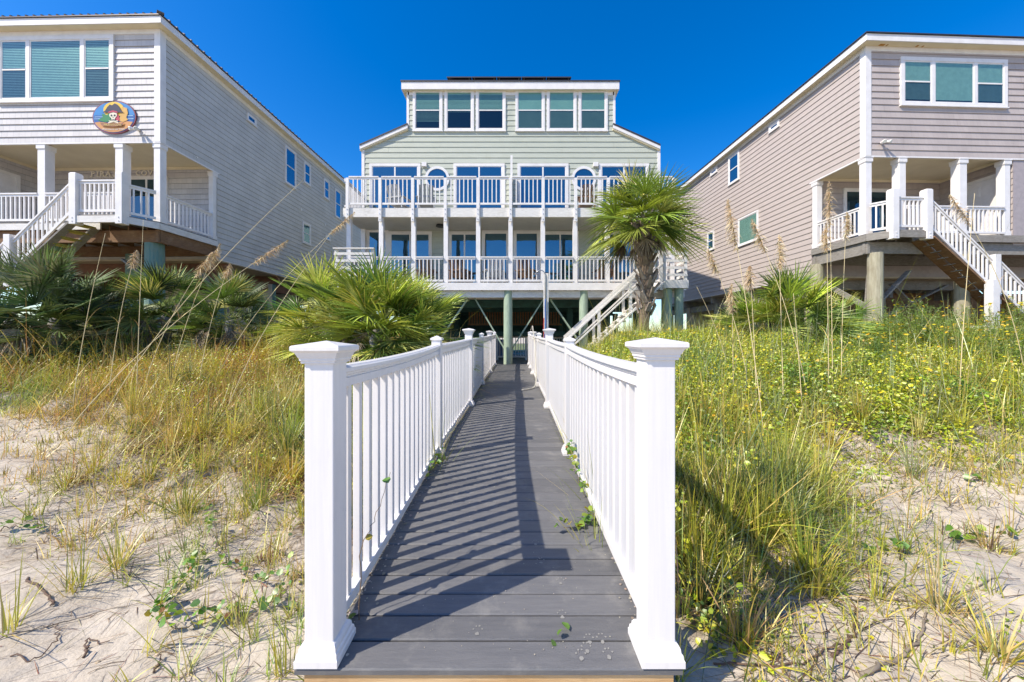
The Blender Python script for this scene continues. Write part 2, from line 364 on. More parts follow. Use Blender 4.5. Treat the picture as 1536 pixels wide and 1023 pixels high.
# ================================================================== ground
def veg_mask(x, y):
    """where the sand under the plants is darkened: leaf litter and painted shade"""
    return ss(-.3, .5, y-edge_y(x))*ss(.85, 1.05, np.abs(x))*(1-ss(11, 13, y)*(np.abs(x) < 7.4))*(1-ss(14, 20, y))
def build_ground():
    def axis(lo, hi, st, far_lo, far_hi):
        c = list(np.arange(lo, hi+1e-6, st)); d = st; a = hi
        while a < far_hi: d *= 1.25; a += d; c.append(min(a, far_hi))
        d = st; a = lo; pre = []
        while a > far_lo: d *= 1.25; a -= d; pre.append(max(a, far_lo))
        return np.array(pre[::-1]+c)
    xs = axis(-9, 9, .035, -900, 900); ys = axis(.4, 6.5, .035, -900, 900)
    X, Y = np.meshgrid(xs, ys)
    Z = gz(X, Y)
    nx, ny = len(xs), len(ys)
    i = (np.arange(ny-1)[:, None]*nx + np.arange(nx-1)[None]).ravel()
    Q = np.stack([i, i+1, i+nx+1, i+nx], 1)
    m = pmat('dune_sand', (.52,.455,.37), (.45,.385,.30), scale=2.2, rough=.95, bump=.55, bscale=55, c3=(.36,.30,.235), s3=26, a3=.35, spec=.15, bdist=.012)
    # pock marks and footprints: a second, coarser bump
    nt = m.node_tree; p = [n for n in nt.nodes if n.type == 'BSDF_PRINCIPLED'][0]
    b0 = [n for n in nt.nodes if n.type == 'BUMP'][0]
    tc = [n for n in nt.nodes if n.type == 'TEX_COORD'][0]
    v = N(nt, 'ShaderNodeTexNoise', Scale=11.0, Detail=3.0, Roughness=.5); nt.links.new(tc.outputs['Object'], v.inputs['Vector'])
    b2 = N(nt, 'ShaderNodeBump', Strength=.35, Distance=.05); nt.links.new(v.outputs[0], b2.inputs['Height'])
    nt.links.new(b0.outputs[0], b2.inputs['Normal']); nt.links.new(b2.outputs[0], p.inputs['Normal'])
    litter_shade = veg_mask(X.ravel(), Y.ravel())
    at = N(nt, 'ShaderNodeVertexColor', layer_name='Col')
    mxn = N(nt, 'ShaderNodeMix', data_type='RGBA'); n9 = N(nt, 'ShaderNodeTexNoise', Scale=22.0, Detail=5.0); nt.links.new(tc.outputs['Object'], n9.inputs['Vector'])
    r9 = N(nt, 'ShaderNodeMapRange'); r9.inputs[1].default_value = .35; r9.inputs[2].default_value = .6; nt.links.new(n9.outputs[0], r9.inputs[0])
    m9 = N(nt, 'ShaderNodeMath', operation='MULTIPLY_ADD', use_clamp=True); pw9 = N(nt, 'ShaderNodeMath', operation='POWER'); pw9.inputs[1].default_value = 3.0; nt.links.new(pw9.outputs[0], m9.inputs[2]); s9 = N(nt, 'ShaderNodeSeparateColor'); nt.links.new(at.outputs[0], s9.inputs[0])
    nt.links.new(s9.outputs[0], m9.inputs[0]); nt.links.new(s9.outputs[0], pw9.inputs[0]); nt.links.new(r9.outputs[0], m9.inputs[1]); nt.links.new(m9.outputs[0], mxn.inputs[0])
    mxn.inputs[7].default_value = (.13,.09,.045,1); lk = p.inputs['Base Color'].links[0].from_socket; nt.links.new(lk, mxn.inputs[6]); nt.links.new(mxn.outputs[2], p.inputs['Base Color'])  # dark brown for litter, with the shade between the plants painted in
    o = npmesh('sand', np.stack([X.ravel(), Y.ravel(), Z.ravel()], 1), Q, np.stack([litter_shade]*3, 1), m)
    o['kind'] = 'structure'
    lawn = MB().box(-60, 60, 27, 58, .3, .515)
    lo = lawn.build('lawn', pmat('lawn_green', (.10,.14,.04), (.16,.17,.07), scale=3, rough=.9, bump=.5)); lo['kind'] = 'structure'
    for o2 in (lo,): o2.location.z = .06
    # far low tree line and road behind the houses
    rd = MB().box(-300, 300, 60, 68, .2, .42).build('road', pmat('asphalt', (.05,.05,.052), (.07,.07,.07), scale=9, rough=.9)); rd['kind'] = 'structure'
build_ground()

# ================================================================== boardwalk
def build_boardwalk():
    y0, y1, pitch = 1.548, 13.45, .1445
    t = thing('boardwalk', 'dark grey composite boardwalk rising between white railings to the house', 'boardwalk', (-.1, y0, 0))
    off = (-.1, y0, 0)
    mb = MB(); y = y0; k = 0
    def edges(y):
        xl = float(np.interp(y, [1.5,4,6.4,9,11.3,13.4], [-.935,-.93,-.87,-.85,-.80,-.74])); return xl, .735
    while y < y1:
        e = y+pitch-.010; xl, xr = edges(y); j = rnd.uniform(-.004, .004)
        za, zb = DZ(y)+rnd.uniform(-.0015,.0015), DZ(e)
        mb.prism([(xl+j,y,za-.026),(xl+j,y,za-.006),(xl+j,y+.005,za),(xl+j,e-.005,zb),(xl+j,e,zb-.006),(xl+j,e,zb-.026)], (xr-xl+rnd.uniform(-.004,.004),0,0))
        y += pitch; k += 1
    mb.build('decking', M['deckcomp'], t, off=off)
    MB().box(-.90,.70,y0+.012,y0+.05,DZ(y0)-.20,DZ(y0)-.028).build('rim_joist', M['pine'], t, 'raw knotty pine joist under the first board', off=off)
    for sx in (-.88, .66):
        mb = MB(); ys = [y0+.05,4,6.4,9,11.2,13.4]
        for a, b in zip(ys, ys[1:]):
            xa = sx if sx > 0 else edges(a)[0]+.06; xb = sx if sx > 0 else edges(b)[0]+.06
            mb.beam((xa,a,DZ(a)-.10),(xb,b,DZ(b)-.10),.04,.14)
        mb.build('joist', M['grey_wood'], t, off=off)
    for yy in (1.66, 4.05, 6.5, 9.0):
        for sx in (-.80, .68):
            MB().box(sx-.045,sx+.045,yy,yy+.09,-.3,DZ(yy)-.03).build('support_post', M['green_wood'], t, off=off)
    # sandy paw prints
    pm = flat('dry_sand_marks', (.25,.24,.22), .95)
    for (px, py) in ((841,873),(843,923.5),(884,961),(903,960),(872,985),(880,974),(913,983),(811,842),(803,815),(716,948)):
        z = 1.5*F/(py-480); x = (px-768)*z/F; r = .009; mb = MB(); c = DZ(z)+.0022
        for (ox, oy, rr) in ((0,-.008,1.25),(-.020,.012,.6),(-.008,.024,.6),(.008,.025,.6),(.021,.012,.6)):
            n = 9; ph = rnd.random()*3
            mb.f.append(tuple(range(len(mb.v), len(mb.v)+n)))
            for q in range(n):
                a = ph+2*math.pi*q/n; q2 = rr*r*rnd.uniform(.65,1.1)
                xx, yy = x+ox*1.0+math.cos(a)*q2, z+oy*1.3+math.sin(a)*q2
                mb.v.append((xx, yy, DZ(yy)+.0022))
        mb.build('paw_print', pm, t, off=off)
    return t
build_boardwalk()

# ================================================================== boardwalk railings
def post_cap_big(mb, x, y, zt, h):
    """wide moulded cap with a shallow pyramid, collar below"""
    mb.sqstack(x, y, [(h+.002,zt-.100),(h+.010,zt-.098),(h+.010,zt-.090),(h+.015,zt-.086),(h+.015,zt-.076),(h+.019,zt-.072),(h+.021,zt-.066),
                      (h+.028,zt-.052),(h+.038,zt-.045),(h+.041,zt-.042),(h+.041,zt-.026),(h+.036,zt-.021),(.001,zt)])
def post_cap_small(mb, x, y, zt, h):
    mb.sqstack(x, y, [(h+.002,zt-.05),(h+.012,zt-.05),(h+.012,zt-.03),(.001,zt)])
def plinth(mb, x, y, zb, h):
    mb.sqstack(x, y, [(h+.030,zb),(h+.030,zb+.028),(h+.026,zb+.034),(h+.024,zb+.050),(h+.018,zb+.056),(h+.016,zb+.072),(h+.008,zb+.086),(h+.002,zb+.090)])
def RHf(y): return float(np.interp(y, [1.6,4,6.4,9,13.3], [1.285,1.235,1.20,1.17,1.14]))
def build_rail(name, label, posts, inner):
    """posts: list of (x, y, top drop below eye, half width, big cap)"""
    x0, y0 = posts[0][0], posts[0][1]; off = (x0, y0, DZ(y0))
    t = thing(name, label, 'railing', off)
    for (x, y, drop, h, big) in posts:
        zb = DZ(y)+.001; zt = E-drop
        p = MB().box(x-h,x+h,y-h,y+h,zb-.01,zt-(.085 if big else .045)).build('post', M['vinyl'], t, off=off, bevel=.004)
        c = MB(); (post_cap_big if big else post_cap_small)(c, x, y, zt, h); c.build('post_cap', M['vinyl'], p, off=off)
        c = MB(); plinth(c, x, y, zb, h); c.build('post_base', M['vinyl'], p, off=off)
    bal = {}
    for (a, b) in zip(posts, posts[1:]):
        ax, ay, bx, by = a[0], a[1]+a[3], b[0], b[1]-b[3]
        n = 8; tr = []; br = []
        sag = .02 if a[1] < 2 else .008
        for k in range(n+1):
            s = k/n; x = ax+(bx-ax)*s; y = ay+(by-ay)*s
            zl = DZ(ay)*(1-s)+DZ(by)*s - sag*4*s*(1-s)
            tr.append((x, y, zl+RHf(y))); br.append((x, y, zl+.085))
        mt = MB()
        # moulded rail section swept along the span
        sec = [(-.050,-.030),(-.050,-.012),(-.038,-.006),(-.030,0),(.030,0),(.038,-.006),(.050,-.012),(.050,-.030),(.036,-.036),(.036,-.046),(.024,-.052),(.024,-.060),(.032,-.064),(.032,-.104),(-.032,-.104),(-.032,-.064),(-.024,-.060),(-.024,-.052),(-.036,-.046),(-.036,-.036)]
        def sweep(mb, path, sec):
            i0 = len(mb.v); m = len(sec)
            for p in path:
                for (u, w) in sec: mb.v.append((p[0]+u, p[1], p[2]+w))
            for k in range(len(path)-1):
                for j in range(m): mb.f.append((i0+k*m+j, i0+k*m+(j+1) % m, i0+(k+1)*m+(j+1) % m, i0+(k+1)*m+j))
            mb.f.append(tuple(i0+j for j in range(m))); mb.f.append(tuple(i0+(len(path)-1)*m+j for j in range(m))[::-1])
        sweep(mt, tr, sec); mt.build('top_rail', M['vinyl'], t, off=off, smooth=False)
        mbm = MB(); sweep(mbm, br, [(-.026,-.028),(-.026,.028),(.026,.028),(.026,-.028)]); mbm.build('bottom_rail', M['vinyl'], t, off=off, bevel=.003)
        L = by-ay; nb = int(round(L/.133))-1
        for k in range(1, nb+1):
            s = k/(nb+1); x = ax+(bx-ax)*s; y = ay+(by-ay)*s
            i = s*n; j = min(int(i), n-1); f = i-j
            zt = tr[j][2]*(1-f)+tr[j+1][2]*f-.09; zb = br[j][2]*(1-f)+br[j+1][2]*f+.02
            hh = round((zt-zb)/.004)*.004
            if hh not in bal:
                mb = MB().box(-.019,.019,-.019,.019,0,hh); o = mb.build('baluster', M['vinyl'], t, bevel=.003); bal[hh] = o; c = o
            else:
                c = bal[hh].copy(); COL.objects.link(c); c.parent = t
            c.location = (x-off[0], y-off[1], zb-off[2])
    return t
LP = [(-.843,1.635,.018,.0635,1),(-.838,4.02,-.012,.05,0),(-.772,6.45,-.152,.0635,1),(-.752,8.9,-.10,.05,0),(-.70,11.2,-.19,.0635,1),(-.645,13.2,-.19,.05,0)]
RP = [(.650,1.635,.003,.0635,1),(.645,4.05,.0,.05,0),(.650,6.3,-.15,.0635,1),(.645,8.6,-.10,.05,0),(.648,10.8,-.16,.0635,1),(.645,12.3,-.19,.05,0),(.645,13.3,-.19,.05,0)]
build_rail('boardwalk_railing', 'white vinyl railing along the left side of the boardwalk', LP, 1)
build_rail('boardwalk_railing', 'white vinyl railing along the right side of the boardwalk with the hose on it', RP, -1)
# ================================================================== house helpers
def clip_band(poly, c0, c1):
    def half(P, c, keep_above):
        out = []
        for i in range(len(P)):
            a, b = P[i], P[(i+1) % len(P)]
            ia = (a[1] >= c-1e-9) if keep_above else (a[1] <= c+1e-9)
            ib = (b[1] >= c-1e-9) if keep_above else (b[1] <= c+1e-9)
            if ia: out.append(a)
            if ia != ib:
                t = (c-a[1])/(b[1]-a[1]); out.append((a[0]+(b[0]-a[0])*t, c))
        return out
    P = half(poly, c0, True)
    return half(P, c1, False) if len(P) > 2 else []
def laps(mb, B, poly, pitch, cstart, out=.022, b0=.003):
    lo = min(p[1] for p in poly); hi = max(p[1] for p in poly)
    k = math.floor((lo-cstart)/pitch)
    while cstart+k*pitch < hi:
        c0 = cstart+k*pitch; c1 = c0+pitch; P = clip_band(poly, c0, c1)
        if len(P) > 2:
            jit = rnd.uniform(-.002,.002); lo_a = min(p[0] for p in P); hi_a = max(p[0] for p in P)
            cuts = [lo_a]; x = lo_a+rnd.uniform(.4, 3.6)
            while x < hi_a-.3: cuts.append(x); x += 3.66
            cuts.append(hi_a)
            for q0, q1 in zip(cuts, cuts[1:]):
                Q = clip_band([(c, a) for a, c in P], q0+(.0025 if q0 > lo_a else 0), q1-(.0025 if q1 < hi_a else 0))
                if len(Q) > 2: mb.quad(*[B.p(a, b0+(out+jit+rnd.uniform(-.0004,.0004))*(c1-c)/pitch, c) for c, a in Q])
            cm = min(p[1] for p in P); xs = [p[0] for p in P if abs(p[1]-cm) < 1e-6]
            if len(xs) > 1:
                bb = b0+(out+jit)*(c1-cm)/pitch
                mb.quad(B.p(min(xs),b0-.003,cm), B.p(max(xs),b0-.003,cm), B.p(max(xs),bb,cm), B.p(min(xs),bb,cm))
        k += 1
def window(par, B, a0, a1, c0, c1, cells, blind=0, shade=False, cas=.09, kind='window', glass='glass', bf=None, lab=None):
    """cells: list of (relative width, 'dh' | 'fix' | 'slide'); blind 0..1 = how far it is drawn"""
    fr = MB(); b1 = .062
    fr.ob(B,a0,a1,0,b1,c1-cas,c1); fr.ob(B,a0,a1,0,b1-.003,c0,c0+cas*.8)
    fr.ob(B,a0,a0+cas,0,b1-.003,c0+cas*.8,c1-cas); fr.ob(B,a1-cas,a1,0,b1-.003,c0+cas*.8,c1-cas)
    if kind == 'window': fr.ob(B,a0-.02,a1+.02,0,b1+.02,c0-.035,c0-.001)
    A0, A1, C0, C1 = a0+cas, a1-cas, c0+cas*.8, c1-cas
    tot = sum(c[0] for c in cells); x = A0; mul = cas*.9 if len(cells) > 1 else 0
    avail = (A1-A0)-mul*(len(cells)-1); panes = []
    for i, (w, kd) in enumerate(cells):
        e = x+avail*w/tot; s = .035
        fr.ob(B,x,e,0,.044,C1-s,C1); fr.ob(B,x,e,0,.044,C0,C0+s); fr.ob(B,x,x+s,0,.044,C0+s,C1-s); fr.ob(B,e-s,e,0,.044,C0+s,C1-s)
        if kd == 'dh':
            m = (C0+C1)/2; fr.ob(B,x+s,e-s,0,.052,m-.022,m+.022)
            panes += [(x+s,e-s,m+.022,C1-s),(x+s,e-s,C0+s,m-.022)]
        elif kd == 'slide':
            m = (x+e)/2; fr.ob(B,m-.03,m+.03,0,.052,C0+s,C1-s); panes += [(x+s,m-.03,C0+s,C1-s),(m+.03,e-s,C0+s,C1-s)]
        else: panes.append((x+s,e-s,C0+s,C1-s))
        x = e
        if i < len(cells)-1: fr.ob(B,x,x+mul,0,b1-.006,C0,C1); x += mul
    f = fr.build('sliding_door' if kind == 'door' else 'window', M['white'], par, lab)
    for (p0,p1,q0,q1) in panes:
        if blind:
            MB().ob(B,p0,p1,.026,.029,q0,q1).build('window_recess', M['blindgap'], f)
            bl = MB(); top = C1; bot = C0+(C1-C0)*(1-blind)
            z = q1-.02
            if shade:
                zb = max(q0, bot)
                if zb < q1: bl.quad(B.p(p0+.01,.032,q1),B.p(p1-.01,.032,q1),B.p(p1-.01,.034,zb),B.p(p0+.01,.034,zb))
                z = -1e9
            while z > max(q0, bot):
                bl.quad(B.p(p0+.01,.031,z),B.p(p1-.01,.031,z),B.p(p1-.01,.0375,z-.034),B.p(p0+.01,.0375,z-.034)); z -= .05
            if bl.v: bl.build('blind', M['blind'] if bf is None else bf, f)
            low = any(c[1] == 'dh' for c in cells) and q1 < (C0+C1)/2
            MB().quad(B.p(p0-.004,.041,q0-.004),B.p(p1+.004,.041,q0-.004),B.p(p1+.004,.041,q1+.004),B.p(p0-.004,.041,q1+.004)).build('pane', M['glass_screen' if low else 'glass_clear'], f)
        else:
            MB().ob(B,p0-.004,p1+.004,.030,.036,q0-.004,q1+.004).build('pane', M[glass], f)
    return f
BAL = {}
class Rails:
    """deck railings of one house: rails as parts, balusters as their sub-parts, at most 100 of them single"""
    def __init__(s, par, off, mat='white'): s.par, s.off, s.n, s.rest, s.mat = par, off, 0, MB(), M[mat]
    def run(s, a, b, h, sp=.14, w=.038, bot=.09, single=True, rail=(.09,.04)):
        d = vsub(b, a); L = math.hypot(d[0], d[1]); n = max(1, int(round(L/sp))-1)
        m = MB(); up = (0,0,1)
        m.beam(vadd(a,(0,0,h-rail[1]/2)), vadd(b,(0,0,h-rail[1]/2)), rail[0], rail[1])
        m.beam(vadd(a,(0,0,h-rail[1]-.035)), vadd(b,(0,0,h-rail[1]-.035)), .04, .066)
        m2 = MB().beam(vadd(a,(0,0,bot)), vadd(b,(0,0,bot)), .045, .07)
        r = m.build('top_rail', s.mat, s.par, off=s.off); m2.build('bottom_rail', s.mat, s.par, off=s.off)
        hh = round(h-rail[1]-.05-bot-.02, 3); ang = math.atan2(d[1], d[0])
        for k in range(1, n+1):
            t = k/(n+1); p = (a[0]+d[0]*t, a[1]+d[1]*t, a[2]+d[2]*t+bot+.02)
            if single and s.n < 100:
                s.n += 1; key = (hh, w, s.mat.name)
                if key in BAL: o = bpy.data.objects.new('baluster', BAL[key]); COL.objects.link(o)
                else: o = MB().box(-w/2,w/2,-w/2,w/2,0,hh).build('baluster', s.mat); BAL[key] = o.data
                o.parent = r; o.location = vsub(p, s.off); o.rotation_euler = (0,0,ang)
            else: s.rest.box(p[0]-w/2,p[0]+w/2,p[1]-w/2,p[1]+w/2,p[2],p[2]+hh)
        return r
    def flush(s):
        if s.rest.v:
            o = s.rest.build('balusters', s.mat, s.par, off=s.off); o['kind'] = 'stuff'
def six_panel_door(par, B, a0, a1, c0, c1, lab=None):
    m = MB().ob(B,a0-.1,a0,0,.05,c0,c1+.1); m.ob(B,a1,a1+.1,0,.05,c0,c1+.1); m.ob(B,a0,a1,0,.05,c1,c1+.1)
    m.ob(B,a0,a1,0,.03,c0,c1)
    d = m.build('door', M['white'], par, lab); w = a1-a0; h = c1-c0
    pn = MB()
    for (f0, f1) in ((.10,.46),(.54,.90)):
        for (g0, g1) in ((.06,.34),(.40,.68),(.74,.92)):
            pn.ob(B,a0+w*f0,a0+w*f1,.03,.034,c0+h*g0,c0+h*g1); pn.ob(B,a0+w*f0+.03,a0+w*f1-.03,.034,.042,c0+h*g0+.03,c0+h*g1-.03)
    pn.build('door_panel', M['white'], d)
    MB().tube([B.p(a0+w*.09,.03,c0+h*.47),B.p(a0+w*.09,.09,c0+h*.47)], [.02,.03], 10).build('handle', M['metal'], d)
    return d
def local_hit(root, rz, plane, val, px, py):
    """where a measured direction meets the local plane x=val or y=val of a rotated house"""
    c, s = math.cos(-rz), math.sin(-rz)
    d = ((px-768)/F, 1.0, (505-py)/F); dl = (d[0]*c-d[1]*s, d[0]*s+d[1]*c, d[2])
    o = (-root[0], -root[1], E-root[2]); ol = (o[0]*c-o[1]*s, o[0]*s+o[1]*c, o[2])
    t = (val-ol[0])/dl[0] if plane == 'x' else (val-ol[1])/dl[1]
    return (ol[0]+dl[0]*t, ol[1]+dl[1]*t, ol[2]+dl[2]*t)

# ================================================================== the two side houses
def side_house(s, cfg):
    X, Y, rz, G0 = cfg['X'], cfg['Y'], cfg['rz'], cfg['G']
    root = (X, Y, G0); t = thing('beach_house', cfg['label'], 'house', root, rz)
    hz = lambda H: E+H-G0
    FL, CE, TOP, BOT, D, UW = hz(cfg['floor']), hz(cfg['ceil']), hz(cfg['top']), hz(cfg['bot']), cfg['D'], cfg['UW']
    L = cfg['L']; W = 10.5; P = cfg['pitch']
    ms, mf = cfg['side_mat'](CE % P), cfg['front_mat'](CE % P)
    front = Basis((0,0,0),(s,0,0),(0,-1,0)); side = Basis((0,0,0),(0,1,0),(-s,0,0))
    back = Basis((0,D,0),(s,0,0),(0,-1,0)); inner = Basis((s*UW,0,0),(0,1,0),(-s,0,0))
    b = MB()
    CR = CE+cfg['cr']      # porch ceiling, tucked up behind the header
    b.ob(front,.004,W,-L,-.004,CR,TOP); b.ob(front,.004,W,-L,-D-.004,BOT,CR-.002); b.ob(front,UW+.004,W,-D-.002,-.004,FL-.3,CR-.002)
    b.build('wall', cfg['core'], t)
    b = MB().ob(front,.004,UW+.003,-.14,-.004,CE,CR-.002); b.ob(front,.004,.14,-D,-.141,CE,CR-.002); each(b, 'porch_header', M['soffit'], t)
    m = MB(); laps(m, side, [(0,CE),(L,CE),(L,TOP),(0,TOP)], P, CE); laps(m, side, [(D,BOT),(L,BOT),(L,CE),(D,CE)], P, CE)
    m.build('side_siding', ms, t)
    m = MB(); laps(m, front, [(0,CE),(W,CE),(W,TOP),(0,TOP)], P, CE); m.build('front_siding', mf, t)
    m = MB(); laps(m, back, [(0,FL),(UW,FL),(UW,CR-.02),(0,CR-.02)], P, CE); laps(m, inner, [(0,FL),(D,FL),(D,CR-.02),(0,CR-.02)], P, CE)
    m.build('porch_siding', mf, t)
    tr = MB(); tr.ob(front,-.035,.15,-.15,.035,CE-.01,TOP-.002); tr.build('corner_board', M['white'], t)
    tr = MB(); tr.ob(front,-.045,W,-.02,.026,CE-.035,CE+.008); tr.ob(side,.036,D+.1,-.02,.026,CE-.035,CE+.008); tr.ob(side,D+.101,L,-.02,.02,BOT-.03,BOT+.01)
    each(tr, 'trim_band', M['white'], t)
    # porch ceiling, floor, landing
    c = MB(); c.ob(front,.145,UW-.002,-D+.002,-.145,CR-.03,CR-.004); c.build('porch_ceiling', M['soffit'], t)
    c = MB(); c.ob(back,.0,UW,.026,.05,CR-.12,CR-.031); c.ob(inner,.03,D-.05,.026,.045,CR-.12,CR-.031); c.build('crown_trim', M['soffit'], t)
    fm, bm = M[cfg['fascia']], M[cfg['beam']]
    c = MB(); c.ob(front,0,W,-D,.05,FL-.04,FL); c.ob(front,cfg['l0'],cfg['l1'],.05,cfg['ld'],FL-.04,FL)
    c.prism([front.p(0,.05,FL-.04),front.p(cfg['l0'],.05,FL-.04),front.p(cfg['l0'],cfg['ld'],FL-.04)],(0,0,.04))
    c.build('porch_floor', M['grey_wood'], t)
    c = MB(); a = front.p(-.03,.05,FL-.14); q = front.p(cfg['l0']-.02,cfg['ld']+.02,FL-.14)
    c.beam(front.p(-.03,-D,FL-.14), a, .04, .19); c.beam(a, q, .04, .19)
    c.ob(front,cfg['l0'],cfg['l1'],cfg['ld']+.001,cfg['ld']+.04,FL-.235,FL-.045)
    c.ob(front,cfg['l1'],W,.051,.09,FL-.235,FL-.045)
    c.build('deck_fascia', fm, t)
    c = MB()
    c.ob(front,.02,.10,-D,.04,FL-.62,FL-.24); c.ob(front,0,W,-.10,-.02,FL-.60,FL-.24); c.ob(front,0,W,-D+.05,-D+.14,FL-.60,FL-.24)
    for k in range(14): c.ob(front,.5+k*.6,.54+k*.6,-D+.15,-.11,FL-.26,FL-.045)
    each(c, 'deck_beam', bm, t)
    c = MB(); c.ob(front,.01,W,-L,-D-.01,BOT-.06,BOT-.001); c.build('underside', M['ply'], t)
    c = MB()
    for k in range(5):
        y = D+.5+k*2.9; c.ob(front,.05,W,-y-.12,-y,BOT-.42,BOT-.062)
    for u in (.35, 3.2, 6.3): c.ob(front,u,u+.12,-L,-D-.2,BOT-.75,BOT-.421)
    each(c, 'floor_beam', M[cfg['beam2']], t)
    for (u, y) in [(a, b2) for a in (.35, 3.2, 6.3, 9.4) for b2 in (D+.6, D+3.5, D+6.4, D+9.3, D+11.6)]:
        MB().tube([front.p(u+.06,-y,-.5),front.p(u+.06,-y,BOT-.42)], .15, 12).build('pile', M[cfg['pile2']], t, smooth=False)
    for (u, y, r) in cfg['piles']:
        MB().tube([front.p(u,-y,-.6),front.p(u+.01,-y,FL-.60)], [r*1.05,r], 14).build('porch_pile', M[cfg['pile']], t, cfg.get('pile_label'))
    c = MB()
    for (p, q) in cfg['braces']: c.beam(front.p(*p), front.p(*q), .05, .16, up=(0,1,0))
    each(c, 'brace', M['grey_wood'], t)
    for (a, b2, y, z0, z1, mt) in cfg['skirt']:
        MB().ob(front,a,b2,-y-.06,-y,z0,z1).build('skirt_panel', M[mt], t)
    # columns
    for (u, y, w) in cfg['cols']:
        m = MB().ob(front,u-w/2,u+w/2,-y-w/2,-y+w/2,FL,CE-.035); cp = MB()
        h = w/2
        for (z0, z1, e) in ((CE-.19,CE-.17,.012),(CE-.17,CE-.05,.022),(CE-.05,CE-.036,.034)): cp.ob(front,u-h-e,u+h+e,-y-h-e,-y+h+e,z0,z1)
        cb = MB().ob(front,u-h-.014,u+h+.014,-y-h-.014,-y+h+.014,FL,FL+.14)
        co = m.build('porch_column', M['white'], t, bevel=.006); cp.build('capital', M['white'], co); cb.build('column_base', M['white'], co)
    # railings
    rl = Rails(t, (0,0,0)); rr = lambda a, b, h, **k: rl.run(front.p(*a), front.p(*b), h, **k)
    l0, l1, ld = cfg['l0'], cfg['l1'], cfg['ld']; RHt = cfg['rh']
    rr((l0,ld-.05,FL),(l1,ld-.05,FL),RHt+.08,sp=.14,bot=.12)
    rr((.06,-D+.15,FL),(.05,-.12,FL),RHt); rr((.05,.08,FL),(l0-.02,ld-.12,FL),RHt)
    cu = sorted([c_[0] for c_ in cfg['cols'] if c_[1] < .5])
    for a, b2 in zip(cu, cu[1:]):
        if a > 1: rr((a+.12,0,FL),(b2-.12,0,FL),RHt)
    for u in (l0, l1):
        p = MB().ob(front,u-.1,u+.1,ld-.14,ld+.06,FL-.28,FL+cfg['ph']); o = p.build('landing_post', M['white'], t, bevel=.006)
        q = MB(); q.ob(front,u-.085,u+.085,ld-.125,ld+.045,FL+cfg['ph'],FL+cfg['ph']+.025)
        for zz in (FL-.2, FL-.1): q.tube([front.p(u,ld+.06,zz),front.p(u,ld+.075,zz)], .016, 8)
        q.build('post_cap', M['white'], o)
    # stair running outward along the porch
    sl = cfg['slope']; z1 = cfg['stair_end']; run = (FL-z1)/sl; u0 = l1+.1
    pt = lambda k, b_, dz=0: front.p(u0+run*k, b_, FL-(FL-z1)*k+dz)
    yb = (.12, ld-.04)
    st = MB()
    for b_ in yb: st.beam(pt(0,b_,-.22), pt(1,b_,-.22), .045, .20 if s < 0 else .27, up=(0,1,0))
    st.v, sv = st.v[8:], st.v[:8]; st.f = st.f[:6]; so = st.build('stair_stringer', M[cfg['stringer']], t); st.v = sv; st.build('stair_stringer', M[cfg['stringer']], t)
    n = int((FL-z1)/.19)
    for k in range(1, n):
        q = k/n; p = pt(q, 0)
        MB().ob(front,u0+run*q-.27,u0+run*q+.01,yb[0]+.03,yb[1]-.03,p[2]-.04,p[2]).build('tread', M[cfg['tread']], so)
    hs = RHt
    nw = cfg['newels']
    ks = [0]+nw
    for a, b2 in zip(ks, ks[1:]):
        rr((u0+run*a+(.04 if a == 0 else .1),ld-.04,FL-(FL-z1)*a),(u0+run*b2-.1,ld-.04,FL-(FL-z1)*b2),hs,bot=.10)
    for k in nw:
        p = pt(k, ld-.04); o = MB().ob(front,u0+run*k-.095,u0+run*k+.095,ld-.135,ld+.055,p[2]-.45,p[2]+hs+.14).build('newel_post', M['white'], t, bevel=.006)
    if cfg.get('lowpost'):
        k, h = cfg['lowpost']; p = pt(k, ld)
        MB().ob(front,u0+run*k-.11,u0+run*k+.11,ld+.06,ld+.26,-.3,p[2]+h).build('stair_support', M['white'], t, bevel=.006)
    rl.flush()
    # eaves and hipped roof
    o1, o2 = cfg['eave'], cfg['eave_f']
    c = MB(); c.ob(front,-o1,W+.4,-L-.5,o2,TOP,TOP+.03); c.build('soffit', M['soffit'], t)
    c = MB(); fh = .18
    c.ob(front,-o1-.025,W+.4,o2,o2+.028,TOP-.02,TOP+fh); c.ob(front,-o1-.025,-o1,-L-.5,o2-.001,TOP-.02,TOP+fh)
    c.ob(front,.151,W,.0,.03,TOP-.14,TOP-.001); c.ob(side,.036,L,.0,.03,TOP-.14,TOP-.001)
    c.build('fascia', M['white'], t)
    rm = M[cfg['roof']]; z0 = TOP+fh; e1, e2 = o1+.06, o2+.06; rise = 1.7
    A = front.p(-e1,e2,z0); B_ = front.p(W+.4,e2,z0); C_ = front.p(W+.4,-L-.5,z0); D_ = front.p(-e1,-L-.5,z0)
    mid = (W-.5)/2; R1 = front.p(mid,-4.5,z0+rise); R2 = front.p(mid,-L+4.5,z0+rise)
    rf = MB(); dn = (0,0,-.035)
    for P4 in ((A,B_,R1),(B_,C_,R2,R1),(C_,D_,R2),(D_,A,R1,R2)): rf.prism([vadd(p,(0,0,.04)) for p in P4], dn)
    ro = rf.build('roof', rm, t)
